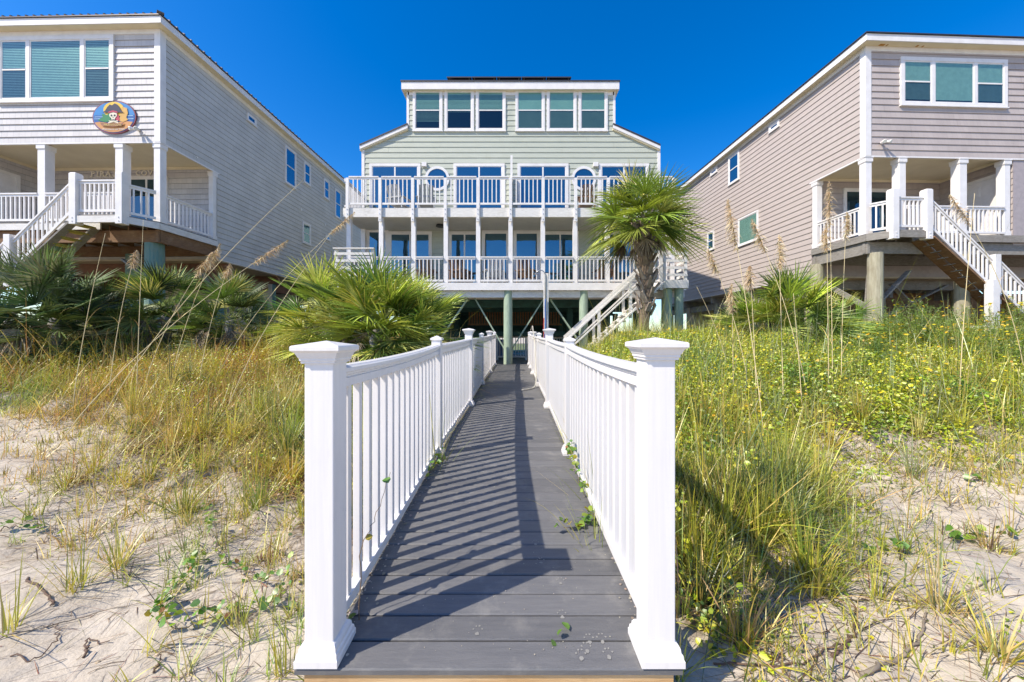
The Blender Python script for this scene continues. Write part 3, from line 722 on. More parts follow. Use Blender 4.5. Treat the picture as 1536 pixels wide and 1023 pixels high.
    if cfg.get('ribs'):
        rb = MB()
        for k in range(44):
            u = -e1+.05+k*.24
            if u < W+.3:
                q = min(1, (u+e1)/(mid+e1)) if u < mid else max(0, (W+.4-u)/(W+.4-mid))
                rb.beam(front.p(u,e2+.005,z0+.055), front.p(u,e2-q*(4.5+e2),z0+.055+q*rise), .045, .035)
        for k in range(60):
            y = -e2+.05+k*.24
            if y < L+.4:
                q = min(1, (y+e2)/(4.5+e2), (L+.5-y)/5)
                rb.beam(front.p(-e1-.005,-y,z0+.055), front.p(-e1+q*(mid+e1),-y,z0+.055+q*rise), .045, .035, up=(0,0,1))
        rb.beam(vadd(A,(0,0,.07)), vadd(R1,(0,0,.07)), .16, .05)
        rb.build('roof_rib', rm, ro)
    # windows on the side wall
    for (x0,x1,y0,y1,kd) in cfg['side_win']:
        near, far = (x0, x1) if s < 0 else (x1, x0)
        ya = local_hit(root, rz, 'x', 0, near, y0); yb_ = local_hit(root, rz, 'x', 0, far, y1)
        a0, a1, c1, c0 = ya[1], yb_[1], ya[2], yb_[2]
        big = (a1-a0) > .5
        window(t, side, a0, a1, c0, c1, [(1,kd)], cas=.07 if big else .05, glass='glass', blind=cfg['side_blind'] if kd == 'fix' and (c1-c0) > .9 else 0)
    for (vx, vy, vr) in cfg['vents']:
        p = local_hit(root, rz, 'x', 0, vx, vy)
        MB().tube([side.p(p[1],.01,p[2]),side.p(p[1],.05,p[2])], [vr,vr*.9], 14).build('vent', M['white'], t)
    for (r0, r1) in cfg['stains']:
        MB().ob(front,r0,r1,.05,.11+.03*rnd.random(),TOP-.003,TOP-.0005).build('rust_stain', flat('soffit_rust', (.50,.24,.05), .9), t)
    x0,x1,y0,y1 = cfg['front_win']
    p0 = local_hit(root, rz, 'y', 0, x0, y0); p1 = local_hit(root, rz, 'y', 0, x1, y1)
    ua, ub = sorted((abs(p0[0]), abs(p1[0])))
    if s < 0 and p1[0] > p0[0]: pass
    window(t, front, ua, ub, p1[2], p0[2], [(.31,'dh'),(.62 if s < 0 else .45,'fix'),(.31,'dh')], blind=1 if s < 0 else .93, shade=s > 0, cas=.12, bf=cfg['blindmat'])
    x0,x1,y0 = cfg['porch_win']
    p0 = local_hit(root, rz, 'y', D, x0, y0); p1 = local_hit(root, rz, 'y', D, x1, y0)
    ua, ub = sorted((abs(p0[0]), abs(p1[0])))
    window(t, back, ua, ub, FL+.03, p0[2], [(1,'slide')], kind='door', cas=.09, glass='glass_dark')
    six_panel_door(t, inner, cfg['door'][0], cfg['door'][1], FL+.02, FL+2.05)
    return t, root, FL, CE, front, back, side, inner

def paint(name, c1, c2, **k):
    return lambda z0: pmat(name, c1, c2, scale=2.5, rough=.6, bump=.25, bscale=26, stretch=(1,1,6), **k)
BOT_L = E+2.82-1.05-.45; BOT_R = E+2.22-.95-.45
LEFT = dict(X=-10.75, Y=11.0, rz=R(-1.3), G=1.05, label='pale grey shingled house on stilts left of the boardwalk with the oval sign',
    floor=3.5, ceil=5.95, top=9.38, bot=2.82, D=2.05, UW=6.6, L=14.2, pitch=.195,
    side_mat=lambda z0: shingle_mat('grey_shingle_side', (.53,.515,.49), (.57,.55,.525), .195, z0, wid=.2, depth=.35, dark=.8),
    front_mat=lambda z0: shingle_mat('grey_shingle_front', (.52,.495,.49), (.58,.55,.54), .195, z0, wid=.19, depth=.5, dark=.78),
    core=flat('grey_core', (.5,.48,.46)), fascia='oldwhite', beam='brown_wood', beam2='red_wood', pile='teal_wood', pile2='teal_wood', stringer='grey_wood', tread='yellow_wood',
    l0=.42, l1=1.78, ld=.72, rh=.92, ph=1.17, slope=.88, stair_end=.1, newels=[.40,.92], pile_label=None,
    piles=[(.42,.25,.235),(3.7,.25,.18),(6.9,.25,.18),(2.7,1.7,.2)],
    braces=[((.3,-.4,2.1),(1.6,-.4,3.1)),((3.6,-1.6,1.2),(2.1,-1.6,2.6)),((.4,-3.0,1.6),(.4,-1.9,2.9))],
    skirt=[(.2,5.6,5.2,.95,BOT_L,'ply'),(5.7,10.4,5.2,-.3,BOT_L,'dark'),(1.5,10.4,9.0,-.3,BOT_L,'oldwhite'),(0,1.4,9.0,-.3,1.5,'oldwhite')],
    cr=.22,
    cols=[(.10,.10,.2),(1.27,.10,.24),(3.72,.10,.24),(6.4,.10,.24),(.08,1.97,.16)],
    eave=.27, eave_f=.25, roof='roof_metal', ribs=True,
    side_win=[(369.5,383,168,190,'fix'),(426.6,443,217,284,'dh'),(455,465,241,280,'dh'),(485,493,267,301,'dh'),(501.7,510.7,282,330,'dh'),(453,465,331.6,368.5,'dh'),(488,494.5,352,362,'fix')],
    vents=[(451,314.5,.07),(487,337,.06),(294,236,.03)], stains=[], side_blind=0, front_win=(-1,173,57.5,152), porch_win=(190,253,265), door=(.55,1.4), blindmat=flat('pale_slats', (.38,.50,.52)))
RIGHT = dict(X=11.1, Y=11.3, rz=R(2.2), G=.95, label='taupe grey lap-sided house on stilts right of the boardwalk with a white corner stair',
    floor=3.22, ceil=5.67, top=9.10, bot=2.22, D=1.92, UW=4.9, L=14.0, pitch=.203,
    side_mat=paint('mauve_lap_side', (.46,.395,.36), (.42,.36,.325)),
    front_mat=lambda z0: shingle_mat('mauve_shingle_front', (.43,.37,.345), (.46,.40,.37), .203, z0, wid=.16, depth=.3, dark=.9),
    core=flat('mauve_core', (.4,.34,.33)), fascia='grey_wood', beam='grey_wood', beam2='grey_wood', pile='tan_pile', pile2='tan_pile', stringer='brown_wood', tread='grey_wood',
    l0=.36, l1=1.42, ld=.50, rh=.92, ph=1.2, slope=.86, stair_end=.1, newels=[.46,.95], lowpost=(.38,-.05),
    piles=[(.28,-.02,.19),(3.3,.1,.17),(6.4,.1,.17),(.05,1.8,.2)],
    braces=[((.5,-.35,2.75),(.34,-.35,.6)),((.05,-.5,1.2),(.05,-1.7,2.6)),((.2,-1.7,2.7),(.25,-.2,1.7)),((1.9,-.4,2.9),(.7,-.4,1.7)),((2.2,-1.2,2.6),(3.6,-1.2,1.2)),((4.6,-1.5,2.6),(1.5,-1.5,1.1))],
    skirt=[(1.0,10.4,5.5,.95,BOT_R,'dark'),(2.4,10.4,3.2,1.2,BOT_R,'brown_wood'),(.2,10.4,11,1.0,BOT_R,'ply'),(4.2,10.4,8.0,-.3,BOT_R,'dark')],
    cr=.15,
    cols=[(.10,.10,.2),(1.2,.10,.22),(3.2,.10,.24),(4.7,.10,.2),(.10,1.83,.2)],
    eave=.24, eave_f=.25, roof='roof_black', ribs=False,
    side_win=[(1154.8,1170,178.5,200,'fix'),(1093.8,1109.7,225,278.7,'dh'),(1066.7,1076.6,249.5,264.5,'fix'),(1108.4,1138.5,314.4,370,'fix'),(1062,1072,345,377,'dh'),(1022,1029,365.6,373,'fix')],
    vents=[(1051.6,338,.08)], stains=[(.35,.52),(.58,.63),(1.55,1.62),(1.75,1.8)], side_blind=1, front_win=(1348.6,1508,86.6,162.6), porch_win=(1264,1343,283), door=(.3,1.16), blindmat=flat('green_white_blind', (.56,.62,.56)))
HL = side_house(-1, LEFT)
HR = side_house(1, RIGHT)
# ================================================================== middle house
def middle_house():
    FY, DY = 15.2, 13.5; cx = -.05; off = (cx, FY, .5)
    t = thing('beach_duplex', 'sage green duplex on stilts ending the boardwalk with two long white decks', 'house', off)
    X = lambda x, y=FY: (x-768)*y/F
    Z = lambda p, y=FY: E+(505-p)*y/F
    Bf = Basis((0,FY,0),(1,0,0),(0,-1,0))
    class LB(Basis): pass
    loc = Basis((-off[0],-off[1]+FY,-off[2]),(1,0,0),(0,-1,0))   # same plane, in the house's own coordinates
    mg = pmat('sage_lap', (.46,.48,.40), (.42,.44,.365), scale=2.5, rough=.6, bump=.25, bscale=26, stretch=(1,1,6), c3=(.39,.41,.33), s3=.9, a3=.5)
    zl, zu = E+2.0, E+4.85      # lower and upper deck floors
    low = [(X(545),zl-.3),(X(988),zl-.3),(X(988),Z(217)),(X(921),Z(190)),(X(612),Z(190)),(X(545),Z(217))]
    up = [(X(612),Z(190)),(X(921),Z(190)),(X(921),Z(123)),(X(612),Z(123))]
    c = MB(); c.prism([(a,FY+.004,z) for a,z in low], (0,11.5,0)); c.prism([(a,FY+.004,z) for a,z in up], (0,9,0))
    c.build('wall', mg, t, off=off)
    m = MB(); laps(m, loc, low, .225, zu); laps(m, loc, up, .225, zu)
    m.build('front_siding', mg, t)
    c = MB()
    for xx in (545, 988): c.box(X(xx)-.06,X(xx)+.06,FY-.035,FY+.1,zl,Z(217))
    for xx in (612, 921): c.box(X(xx)-.05,X(xx)+.05,FY-.03,FY+.1,Z(190),Z(125))
    each(c, 'corner_board', M['white'], t, off=off)
    # roofs
    for sg, (xa, ya, xb, yb) in ((-1,(539,216,611,184)),(1,(991,216,920,184))):
        a = (X(xa,15.05),15.06,Z(ya,14.9)); b = (X(xb,15.05),15.06,Z(yb,14.9))
        r = MB().prism([vadd(a,(0,0,.03)),vadd(b,(0,0,.03)),vadd(b,(0,0,.09)),vadd(a,(0,0,.09))],(0,12,0)).build('lower_roof', M['roof_black'], t, off=off)
        MB().prism([vadd(a,(0,.02,-.11)),vadd(b,(0,.02,-.11)),vadd(b,(0,.02,.028)),vadd(a,(0,.02,.028))],(0,.03,0)).build('rake_board', M['white'], r, off=off)
        MB().prism([vadd(a,(0,.051,-.16)),vadd(b,(0,.051,-.16)),vadd(b,(0,.051,-.10)),vadd(a,(0,.051,-.10))],(0,11.8,0)).build('soffit', M['soffit'], r, off=off)
    y0 = 15.0; x0, x1 = X(602,y0), X(929,y0); zt, zb = Z(122.5,y0), Z(133.5,y0)
    r = MB().prism([(x0-.03,y0-.03,zt),(x0-.03,y0-.03,zt+.05),(x0-.03,y0+5,zt+1.5),(x0-.03,y0+10,zt+.05),(x0-.03,y0+10,zt)],(x1-x0+.06,0,0)).build('upper_roof', M['roof_black'], t, off=off)
    f = MB().box(x0,x1,y0,y0+.03,zb,zt-.002).box(x0,x0+.03,y0+.031,y0+9.9,zb,zt-.002).box(x1-.03,x1,y0+.031,y0+9.9,zb,zt-.002); f.build('fascia', M['white'], r, off=off)
    MB().box(x0+.031,x1-.031,y0+.031,y0+9.8,zb,zb+.03).build('soffit', M['soffit'], r, off=off)
    MB().box(X(612),X(921),FY-.03,FY,zb-.14,zb-.001).build('frieze_board', M['white'], t, off=off)
    sx0, sx1 = (671-768)*15.3/F, (857-768)*15.3/F
    for k in range(5):
        a = sx0+(sx1-sx0)*k/5; b = sx0+(sx1-sx0)*(k+1)/5-.02; yy = 15.2; z = E+(505-116.8)*yy/F
        p = MB().prism([(a,yy,z),(a,yy,z+.045),(a,yy+1.6,z+.045+.42),(a,yy+1.6,z+.42)],(b-a,0,0)).build('solar_panel', M['solar'], t, off=off)
        MB().prism([(a-.004,yy-.012,z-.006),(a-.004,yy-.012,z+.05),(a-.004,yy,z+.05),(a-.004,yy,z-.006)],(b-a+.008,0,0)).build('panel_frame', M['black'], p, off=off)
        for q in (a+.1, b-.1): MB().box(q-.02,q+.02,yy+.1,yy+.14,zt+.1,z+.02).build('panel_mount', M['metal'], p, off=off)
    # windows
    wb = pmat('green_cream_blind', (.50,.58,.52), (.44,.53,.48), scale=2)
    for (x0,x1,bl) in ((619.6,664,.8),(667,711,.55),(714,758.5,.5),(773,817,1),(820,864.5,1),(867.5,911,1)):
        window(t, loc, X(x0), X(x1), Z(197), Z(135), [(1,'dh')], blind=bl, shade=bl > .9, cas=.10, bf=wb)
    for (x0,x1) in ((554.7,631),(680.5,757),(776,852.5),(898,973)):
        window(t, loc, X(x0), X(x1), zu+.02, Z(246), [(1,'slide')], cas=.11, kind='door')
    for (xc,yc) in ((656,268.5),(875.5,268.5)):
        n = 32; ro, ri = 18.3*FY/F, 14.6*FY/F; m = MB(); g = MB()
        for q in range(n):
            a, b = 2*math.pi*q/n, 2*math.pi*(q+1)/n
            P = lambda r, th, d: (X(xc)+r*math.cos(th), FY-d, Z(yc)+r*math.sin(th))
            m.quad(P(ri,a,.06),P(ro,a,.06),P(ro,b,.06),P(ri,b,.06)); m.quad(P(ro,a,.06),P(ro,a,0),P(ro,b,0),P(ro,b,.06)); m.quad(P(ri,a,.03),P(ri,a,.06),P(ri,b,.06),P(ri,b,.03))
        w = m.build('round_window', M['white'], t, off=off)
        g.quad(*[(X(xc)+ri*math.cos(2*math.pi*q/n), FY-.032, Z(yc)+ri*math.sin(2*math.pi*q/n)) for q in range(n)]); g.build('pane', M['glass'], w, off=off)
    zw = Z(344)
    window(t, loc, X(550), X(583), zl+.9, zw, [(1,'fix')], cas=.10)
    for (x0,x1) in ((583,648),(673,721),(812,868),(893,950)):
        window(t, loc, X(x0), X(x1), zl+.02, zw-.1, [(1,'slide')], cas=.10, kind='door')
    for (x0,x1) in ((723,764),(770,810)): window(t, loc, X(x0), X(x1), zl+.35, zw-.06, [(1,'fix')], cas=.10)
    for xc in (637, 893):
        q = MB().box(X(xc)-.10,X(xc)+.10,FY-.12,FY-.02,Z(251),Z(245)); q.build('wall_light', M['white'], t, off=off)
    # decks
    xl, xr = -6.34, 6.22
    MB().box(xl,xr,DY+.04,FY-.02,zu-.05,zu).build('upper_deck_floor', M['grey_wood'], t, off=off)
    MB().box(xl,xr,DY,DY+.04,zu-.36,zu-.02).box(xl,xl+.04,DY+.041,FY-.02,zu-.36,zu-.051).box(xr-.04,xr,DY+.041,FY-.02,zu-.36,zu-.051).build('upper_deck_fascia', M['oldwhite'], t, off=off)
    MB().box(xl+.041,xr-.041,DY+.041,FY-.02,zu-.37,zu-.34).build('deck_ceiling', pmat('grey_cream_ceiling', (.60,.58,.52), (.55,.53,.47), rough=.6), t, off=off)
    MB().box(xl,xr,DY,FY-.02,zl-.05,zl).build('lower_deck_floor', M['grey_wood'], t, off=off)
    MB().box(xl-.1,xr+.3,DY-.04,DY-.001,zl-.26,zl+.02).build('lower_deck_fascia', M['white'], t, off=off)
    each(MB().box(xl-.1,xr+.3,DY+.10,DY+.16,zl-.52,zl-.262).box(xl,xr,DY+.9,DY+.98,zl-.5,zl-.06), 'deck_beam', M['oldwhite'], t, off=off)
    j = MB()
    for k in range(28): j.box(xl+.1+k*.46,xl+.14+k*.46,DY+.17,FY,zl-.24,zl-.051)
    j.build('deck_joist', M['grey_wood'], t, off=off)
    rl = Rails(t, off); xs = [(522+48.75*k-768)*DY/F for k in range(11)]
    hu, hl = 1.12, 1.0
    for k, x in enumerate(xs):
        w = .055
        MB().box(x-w,x+w,DY-.075,DY-.003,zu-.55,zu+hu-.04).build('rail_post', M['white'], t, off=off)
        w = .08
        MB().box(x-w,x+w,DY+.045,DY+.045+2*w,zl,zu-.37).build('deck_column', M['white'], t, off=off)
        q = MB()
        for zz in (zu-.10,zu-.27,zu-.47): q.tube([(x,DY-.09,zz),(x,DY-.072,zz)], .018, 6)
        q.build('bolts', M['metal'], t, off=off)
        if k: rl.run((xs[k-1]+.055,DY-.03,zu+.02),(x-.055,DY-.03,zu+.02),hu,sp=.152,bot=.10,w=.036)
    for k in range(1, 11): rl.run((xs[k-1]+.095,DY+.0,zl),(xs[k]-.095,DY+.0,zl),hl,sp=.152,bot=.10,w=.036)
    for zf, h in ((zu,hu),(zl,hl)):
        rl.run((xl+.03,DY+.1,zf),(xl+.03,FY-.1,zf),h,single=False); 
    rl.run((xr-.03,DY+.1,zu),(xr-.03,FY-.1,zu),hu,single=False)
    rl.flush()
    MB().box(X(545)-.0,X(545)+.17,FY-.25,FY-.06,zl,zu-.37).build('deck_column', M['white'], t, off=off)
    # divider between the two halves of the upper deck
    MB().box(-.06,.02,DY+.05,FY-.02,zu,zu+1.98).build('privacy_panel', M['white'], t, off=off)
    # board-railed landings at both ends
    for (xa, xb, out) in ((-6.28,-4.9,-1),(5.35,6.2,1)):
        yf = 12.75; c = MB(); c.box(xa,xb,yf,DY-.045,zl-.05,zl); c.box(xa,xb,yf-.04,yf-.001,zl-.28,zl+.01); ex = xa if out < 0 else xb
        c.box(ex-.04 if out < 0 else ex, ex if out < 0 else ex+.04, yf-.04, DY-.05, zl-.28, zl+.01)
        c.build('landing', M['oldwhite'], t, off=off)
        b = MB()
        for k in range(4):
            z = zl+.14+k*.25; b.box(xa,xb,yf-.035,yf-.01,z,z+.09); b.box(ex-.03,ex,yf,DY,z,z+.09)
        b.box(xa-.03,xb+.03,yf-.08,yf+.03,zl+1.10,zl+1.14)
        b.build('landing_rail', M['oldwhite'], t, off=off)
        for xx in (xa+.05, xb-.05): MB().box(xx-.05,xx+.05,yf-.009,yf+.09,zl-.3,zl+1.09).build('landing_post', M['oldwhite'], t, off=off)
        MB().tube([(xa+.25,yf+.2,.2),(xa+.25,yf+.2,zl-.06)], .15, 12).build('landing_pile', M['green_wood'], t, off=off)
        MB().tube([(xb-.2,yf+.2,.2),(xb-.2,yf+.2,zl-.06)], .15, 12).build('landing_pile', M['green_wood'], t, off=off)
    # stair from the right landing down to the boardwalk
    ya, yb = 12.70, 13.42; P0 = (5.3, zl); P1 = (1.95, .62); sx = P1[0]-P0[0]; sz = P1[1]-P0[1]
    pt = lambda k, y, dz: (P0[0]+sx*k, y, P0[1]+sz*k+dz)
    s = MB()
    for y in (ya, yb): s.beam(pt(-.02,y,-.12), pt(1,y,-.12), .05, .36, up=(0,1,0))
    q = MB(); q.v = s.v[8:]; q.f = s.f[:6]; s.v = s.v[:8]; s.f = s.f[:6]; so = s.build('stair_stringer', M['oldwhite'], t, off=off); q.build('stair_stringer', M['oldwhite'], t, off=off)
    for k in range(1, 15):
        p = pt(k/15, 0, 0); MB().box(p[0]-.02,p[0]+.26,ya-.06,yb+.02,p[2]-.045,p[2]).build('tread', M['oldwhite'], so, off=off)
    s = MB()
    for y in (ya, yb):
        s.beam(pt(0,y,.98), pt(1,y,.98), .05, .16, up=(0,1,0)); s.beam(pt(0,y-.03,1.05), pt(1,y-.03,1.05), .13, .03, up=(0,1,0)); s.beam(pt(0,y,.58), pt(1,y,.58), .04, .18, up=(0,1,0))
    each(s, 'stair_rail', M['oldwhite'], t, off=off)
    for k in (.02,.34,.67,.99):
        for y in (ya-.05, yb+.05):
            p = pt(k, y, 0); MB().box(p[0]-.05,p[0]+.05,y-.025,y+.025,p[2]-.3,p[2]+1.02).build('stair_post', M['oldwhite'], t, off=off)
    # piles, floor, braces
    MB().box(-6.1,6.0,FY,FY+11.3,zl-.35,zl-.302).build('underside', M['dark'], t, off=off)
    b = MB()
    for y in (FY+.2,18.2,21.4,24.6): b.box(-6.1,6.0,y,y+.18,zl-.75,zl-.351)
    each(b, 'floor_beam', M['dark_green'], t, off=off)
    for yy in (13.68, 17.0, 20.4, 24.0):
        for xx in (-6.0,-3.08,-.15,2.72,5.85):
            r = .165 if yy < 14 else .15
            MB().tube([(xx,yy,.2),(xx,yy,zl-(.26 if yy < 14 else .7))], [r*1.03,r], 18).build('pile', M['green_wood'] if yy < 14 else M['dark_green'], t, off=off)
    for (a, b) in (((-.25,14.0,.95+.2),(-1.45,14.0,zl-.5)),((-.05,14.0,.95+.2),(1.25,14.0,zl-.5)),((2.75,14.0,.95+.35),(1.45,14.0,zl-.5)),((-3.0,14.0,1.3),(-1.7,14.0,zl-.5)),((5.8,14,1.2),(4.5,14,zl-.5))):
        MB().beam(a, b, .05, .17, up=(0,1,0)).build('knee_brace', M['green_wood'], t, off=off)
    each(MB().box(-6,6,17.5,17.62,1.72,1.95).box(-6,6,20.8,20.9,1.7,1.95), 'tie_beam', M['dark_green'], t, off=off)
    # slatted storage room and dark back wall under the house
    s = MB()
    for k in range(36): s.box(-2.2+k*.13,-2.2+k*.13+.07,18.3,18.34,2.35,3.15)
    s.box(-2.25,2.55,18.341,18.40,2.28,2.36)
    s.build('slatted_screen', M['brown_wood'], t, 'dark upright slats hanging under the floor', off=off)
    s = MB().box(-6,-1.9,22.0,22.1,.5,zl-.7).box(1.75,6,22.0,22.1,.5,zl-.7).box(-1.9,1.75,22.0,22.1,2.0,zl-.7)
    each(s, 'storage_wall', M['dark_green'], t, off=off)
    # outside lamp on the lower deck ceiling
    MB().tube([(X(660,14.4),14.4,zu-.45),(X(660,14.4),14.4,zu-.37)], [.17,.14], 14).build('ceiling_light', M['black'], t, off=off)
    return t, X, Z, zl, zu, FY, DY
HM = middle_house()
# ================================================================== signs and small things
def on_wall(house, B, a, b, c):
    """world position of a point given on a wall of a rotated house"""
    p = B.p(a, b, c); th = house.rotation_euler[2]; o = house.location
    return (o[0]+p[0]*math.cos(th)-p[1]*math.sin(th), o[1]+p[0]*math.sin(th)+p[1]*math.cos(th), o[2]+p[2])
def text_mesh(s, size, ext=.004, align='CENTER'):
    cu = bpy.data.curves.new('lettering', 'FONT'); cu.body = s; cu.size = size; cu.extrude = ext; cu.align_x = align; cu.align_y = 'CENTER'
    cu.resolution_u = 3
    ob = bpy.data.objects.new('tmp', cu); COL.objects.link(ob)
    dg = bpy.context.evaluated_depsgraph_get(); me = bpy.data.meshes.new_from_object(ob.evaluated_get(dg))
    bpy.data.objects.remove(ob); bpy.data.curves.remove(cu); return me
house, hroot, FL, CE, front, back, side, inner = HL
th = LEFT['rz']
def emblem():
    p = local_hit(hroot, th, 'y', 0, 174.5, 177.5); w = on_wall(house, Basis((0,0,0),(1,0,0),(0,-1,0)), p[0], .03, p[2])
    t = thing('oval_sign', 'oval painted sign with a skull in a pirate hat on the grey house front', 'sign', w, th)
    a, b = .68, .505; lay = [0]
    def shape(name, pts, mat, d, par=t, th_=.003):
        return MB().prism([(x,-d,z) for x, z in pts], (0,-th_,0)).build(name, mat, par)
    ell = lambda cx, cz, rx, rz_, n=40, a0=0, a1=2*math.pi, e=0: [(cx+rx*math.cos(a0+(a1-a0)*k/(n-e)), cz+rz_*math.sin(a0+(a1-a0)*k/(n-e))) for k in range(n)]
    shape('board', ell(0,0,a,b,56), flat('sign_maroon', (.22,.03,.05)), 0, th_=.03)
    blue, navy = flat('sign_blue', (.01,.20,.50)), flat('sign_deep', (.005,.09,.33))
    face = shape('painted_scene', ell(0,0,a*.955,b*.94,56), blue, .031)
    def inside(pts): return [(x*min(1,.93/max(1e-6,math.hypot(x/a,z/b))), z*min(1,.92/max(1e-6,math.hypot(x/a,z/b)))) for x, z in pts]
    sea = inside([(-.7,.05)]+[(-.65+.1*k,.055+.006*math.sin(k*2)) for k in range(14)]+[(.7,.05)]+[(.66*math.cos(q),.5*math.sin(q)) for q in np.linspace(-.1,-3.04,22)])
    shape('sea', sea, navy, .0345, face)
    for zz, x0, x1 in ((.0,-.6,-.2),(.02,.25,.6),(-.06,-.62,-.35),(-.07,.4,.62)): shape('wave', [(x0,zz),(x1,zz+.004),(x1,zz+.018),(x0,zz+.012)], flat('sign_foam', (.45,.70,.80)), .038, face)
    sand = inside([(-.62,-.17),(-.45,-.14),(-.2,-.18),(.1,-.16),(.35,-.13),(.6,-.16)]+[(.66*math.cos(q),.49*math.sin(q)) for q in np.linspace(-.35,-2.8,20)])
    shape('beach', sand, flat('sign_sand', (.60,.27,.07)), .038, face)
    shape('sun', ell(.0,.22,.32,.24), flat('sign_sun', (.80,.50,.02)), .0415, face)
    shape('palm', [(.16,-.12),(.22,.05),(.18,.2),(.28,.3),(.42,.26),(.45,.1),(.4,-.02),(.45,-.1),(.3,-.16)], flat('sign_gold', (.65,.36,.06)), .045, face)
    shape('foliage', [(-.5,-.10),(-.34,.0),(-.36,.10),(-.2,.06),(-.12,.13),(-.08,-.12),(-.25,-.16)], flat('sign_green', (.01,.20,.05)), .045, face)
    shape('kerchief', [(.06,.1),(.16,.06),(.2,-.1),(.14,-.14),(.04,-.05)], flat('sign_red', (.50,.02,.05)), .0485, face)
    bone = flat('sign_bone', (.78,.70,.52)); ink = flat('sign_ink', (.015,.01,.02))
    for sg in (-1,1): shape('crossbone', [(-.15*sg,-.11),(-.13*sg,-.14),(.16*sg,-.20),(.15*sg,-.16)], bone, .0485 if sg > 0 else .052, face)
    sk = shape('skull', [(-.115,.10),(-.12,.03),(-.09,-.02),(-.06,-.04),(-.055,-.12),(0,-.14),(.055,-.12),(.06,-.04),(.09,-.02),(.12,.03),(.115,.10),(0,.14)], bone, .0555, face)
    for sg in (-1,1): shape('eye_socket', ell(.05*sg,.035,.030,.030,14), ink, .059, sk)
    shape('nose', [(-.018,-.03),(.018,-.03),(0,.0)], ink, .059, sk)
    for k in range(-2,3): shape('tooth_gap', [(k*.02-.003,-.12),(k*.02+.003,-.12),(k*.02+.003,-.075),(k*.02-.003,-.075)], ink, .059, sk)
    ht = shape('hat', [(-.33,.13),(-.25,.18),(-.18,.29),(-.10,.37),(-.03,.34),(.05,.40),(.14,.36),(.2,.28),(.26,.17),(.33,.12),(.15,.12),(0,.155),(-.15,.12)], flat('sign_hat', (.012,.005,.03)), .059, face)
    shape('hat_band', [(-.15,.10),(0,.135),(.15,.10),(.14,.15),(0,.185),(-.14,.15)], flat('sign_redband', (.45,.02,.06)), .0625, ht)
    bn = shape('banner', [(-.40,-.17),(-.28,-.20),(0,-.215),(.28,-.20),(.33,-.17),(.31,-.25),(.27,-.29),(0,-.31),(-.27,-.29),(-.36,-.26)], flat('sign_plank', (.32,.13,.05)), .0625, face)
    def txt(s, size, x, z, mat, d, par):
        me = text_mesh(s, size, .0015); o = bpy.data.objects.new('lettering', me); COL.objects.link(o); me.materials.append(mat); o.parent = par
        o.location = (x,-d,z); o.rotation_euler = (R(90),0,0); return o
    txt("PIRATE'S COVE", .082, 0, -.258, flat('sign_yellow', (.85,.62,.2)), .069, bn)
    o = txt('Welcome to our beach', .075, .0, -.375, flat('sign_white', (.8,.8,.75)), .045, face)
emblem()
def wall_letters():
    x0 = local_hit(hroot, th, 'y', LEFT['D'], 137, 260)[0]; x1 = local_hit(hroot, th, 'y', LEFT['D'], 241, 260)[0]; zc = local_hit(hroot, th, 'y', LEFT['D'], 190, 261)[2]
    W = Basis((0,0,0),(1,0,0),(0,-1,0))
    t = thing('wall_lettering', 'cream wooden letters spelling the house name across the porch wall', 'letters', on_wall(house, W, (x0+x1)/2, -LEFT['D']+.03, zc), th)
    s = "PIRATE'S COVE"; wd = {"I":.55, "'":.4, " ":.55}; tot = sum(wd.get(c,1) for c in s); x = -(x1-x0)/2; u = (x1-x0)/tot
    for c in s:
        w = u*wd.get(c,1)
        if c != ' ':
            me = text_mesh(c, .27, .012); o = bpy.data.objects.new('letter', me); COL.objects.link(o); me.materials.append(M['letter']); o.parent = t
            o.location = (x+w/2,-.012,0); o.rotation_euler = (R(90),0,0)
            k_ = .82; sf = {'P':[(-.075,-.115),(-.075,.112)],'I':[(0,-.115),(0,.112)],'R':[(-.08,-.115),(-.08,.112),(.09,-.115)],'A':[(-.10,-.115),(.10,-.115)],'T':[(0,-.115)],'V':[(-.10,.112),(.10,.112)],'E':[(-.07,-.115),(-.07,.112)]}.get(c, [])
            for k, (sx, sz) in enumerate(sf): MB().box(-.04+sx*k_,.04+sx*k_,sz*k_-.010,sz*k_+.010,-.013,.013).build('serif', M['letter'], o)
        x += w
wall_letters()
def floodlight(house, B, p, n, label, rz):
    w = on_wall(house, B, *p)
    t = thing('floodlight', label, 'floodlight', w, rz, None); t.scale = (.68,.68,.68)
    MB().tube([(0,0,0),(0,-.05,0)], .07, 14).build('wall_plate', M['white'], t)
    for sg in (-1,1):
        MB().tube([(0,-.05,0),(sg*.06,-.12,-.02)], .02, 8).build('arm', M['white'], t)
        h = MB().tube([(sg*.06,-.09,.0),(sg*.10,-.16,-.03),(sg*.15,-.27,-.075)], [.045,.06,.085], 14).build('lamp_head', M['white'], t, smooth=True)
        MB().tube([(sg*.151,-.272,-.076),(sg*.153,-.276,-.078)], .07, 14).build('lens', flat('lamp_lens', (.6,.6,.55), .1), h)
Wb = Basis((0,0,0),(1,0,0),(0,-1,0))
p = local_hit(hroot, th, 'y', 0, 210, 196); floodlight(house, Wb, (p[0],.03,p[2]), 0, 'twin floodlight on the pale grey house beside the oval sign', th)
h2, hr2, FL2, CE2, f2, b2_, s2_, i2_ = HR
p = local_hit(hr2, RIGHT['rz'], 'y', 0, 1321, 215); floodlight(h2, Wb, (p[0],.03,p[2]), 0, 'twin white floodlight on the taupe house above its corner column', RIGHT['rz'])
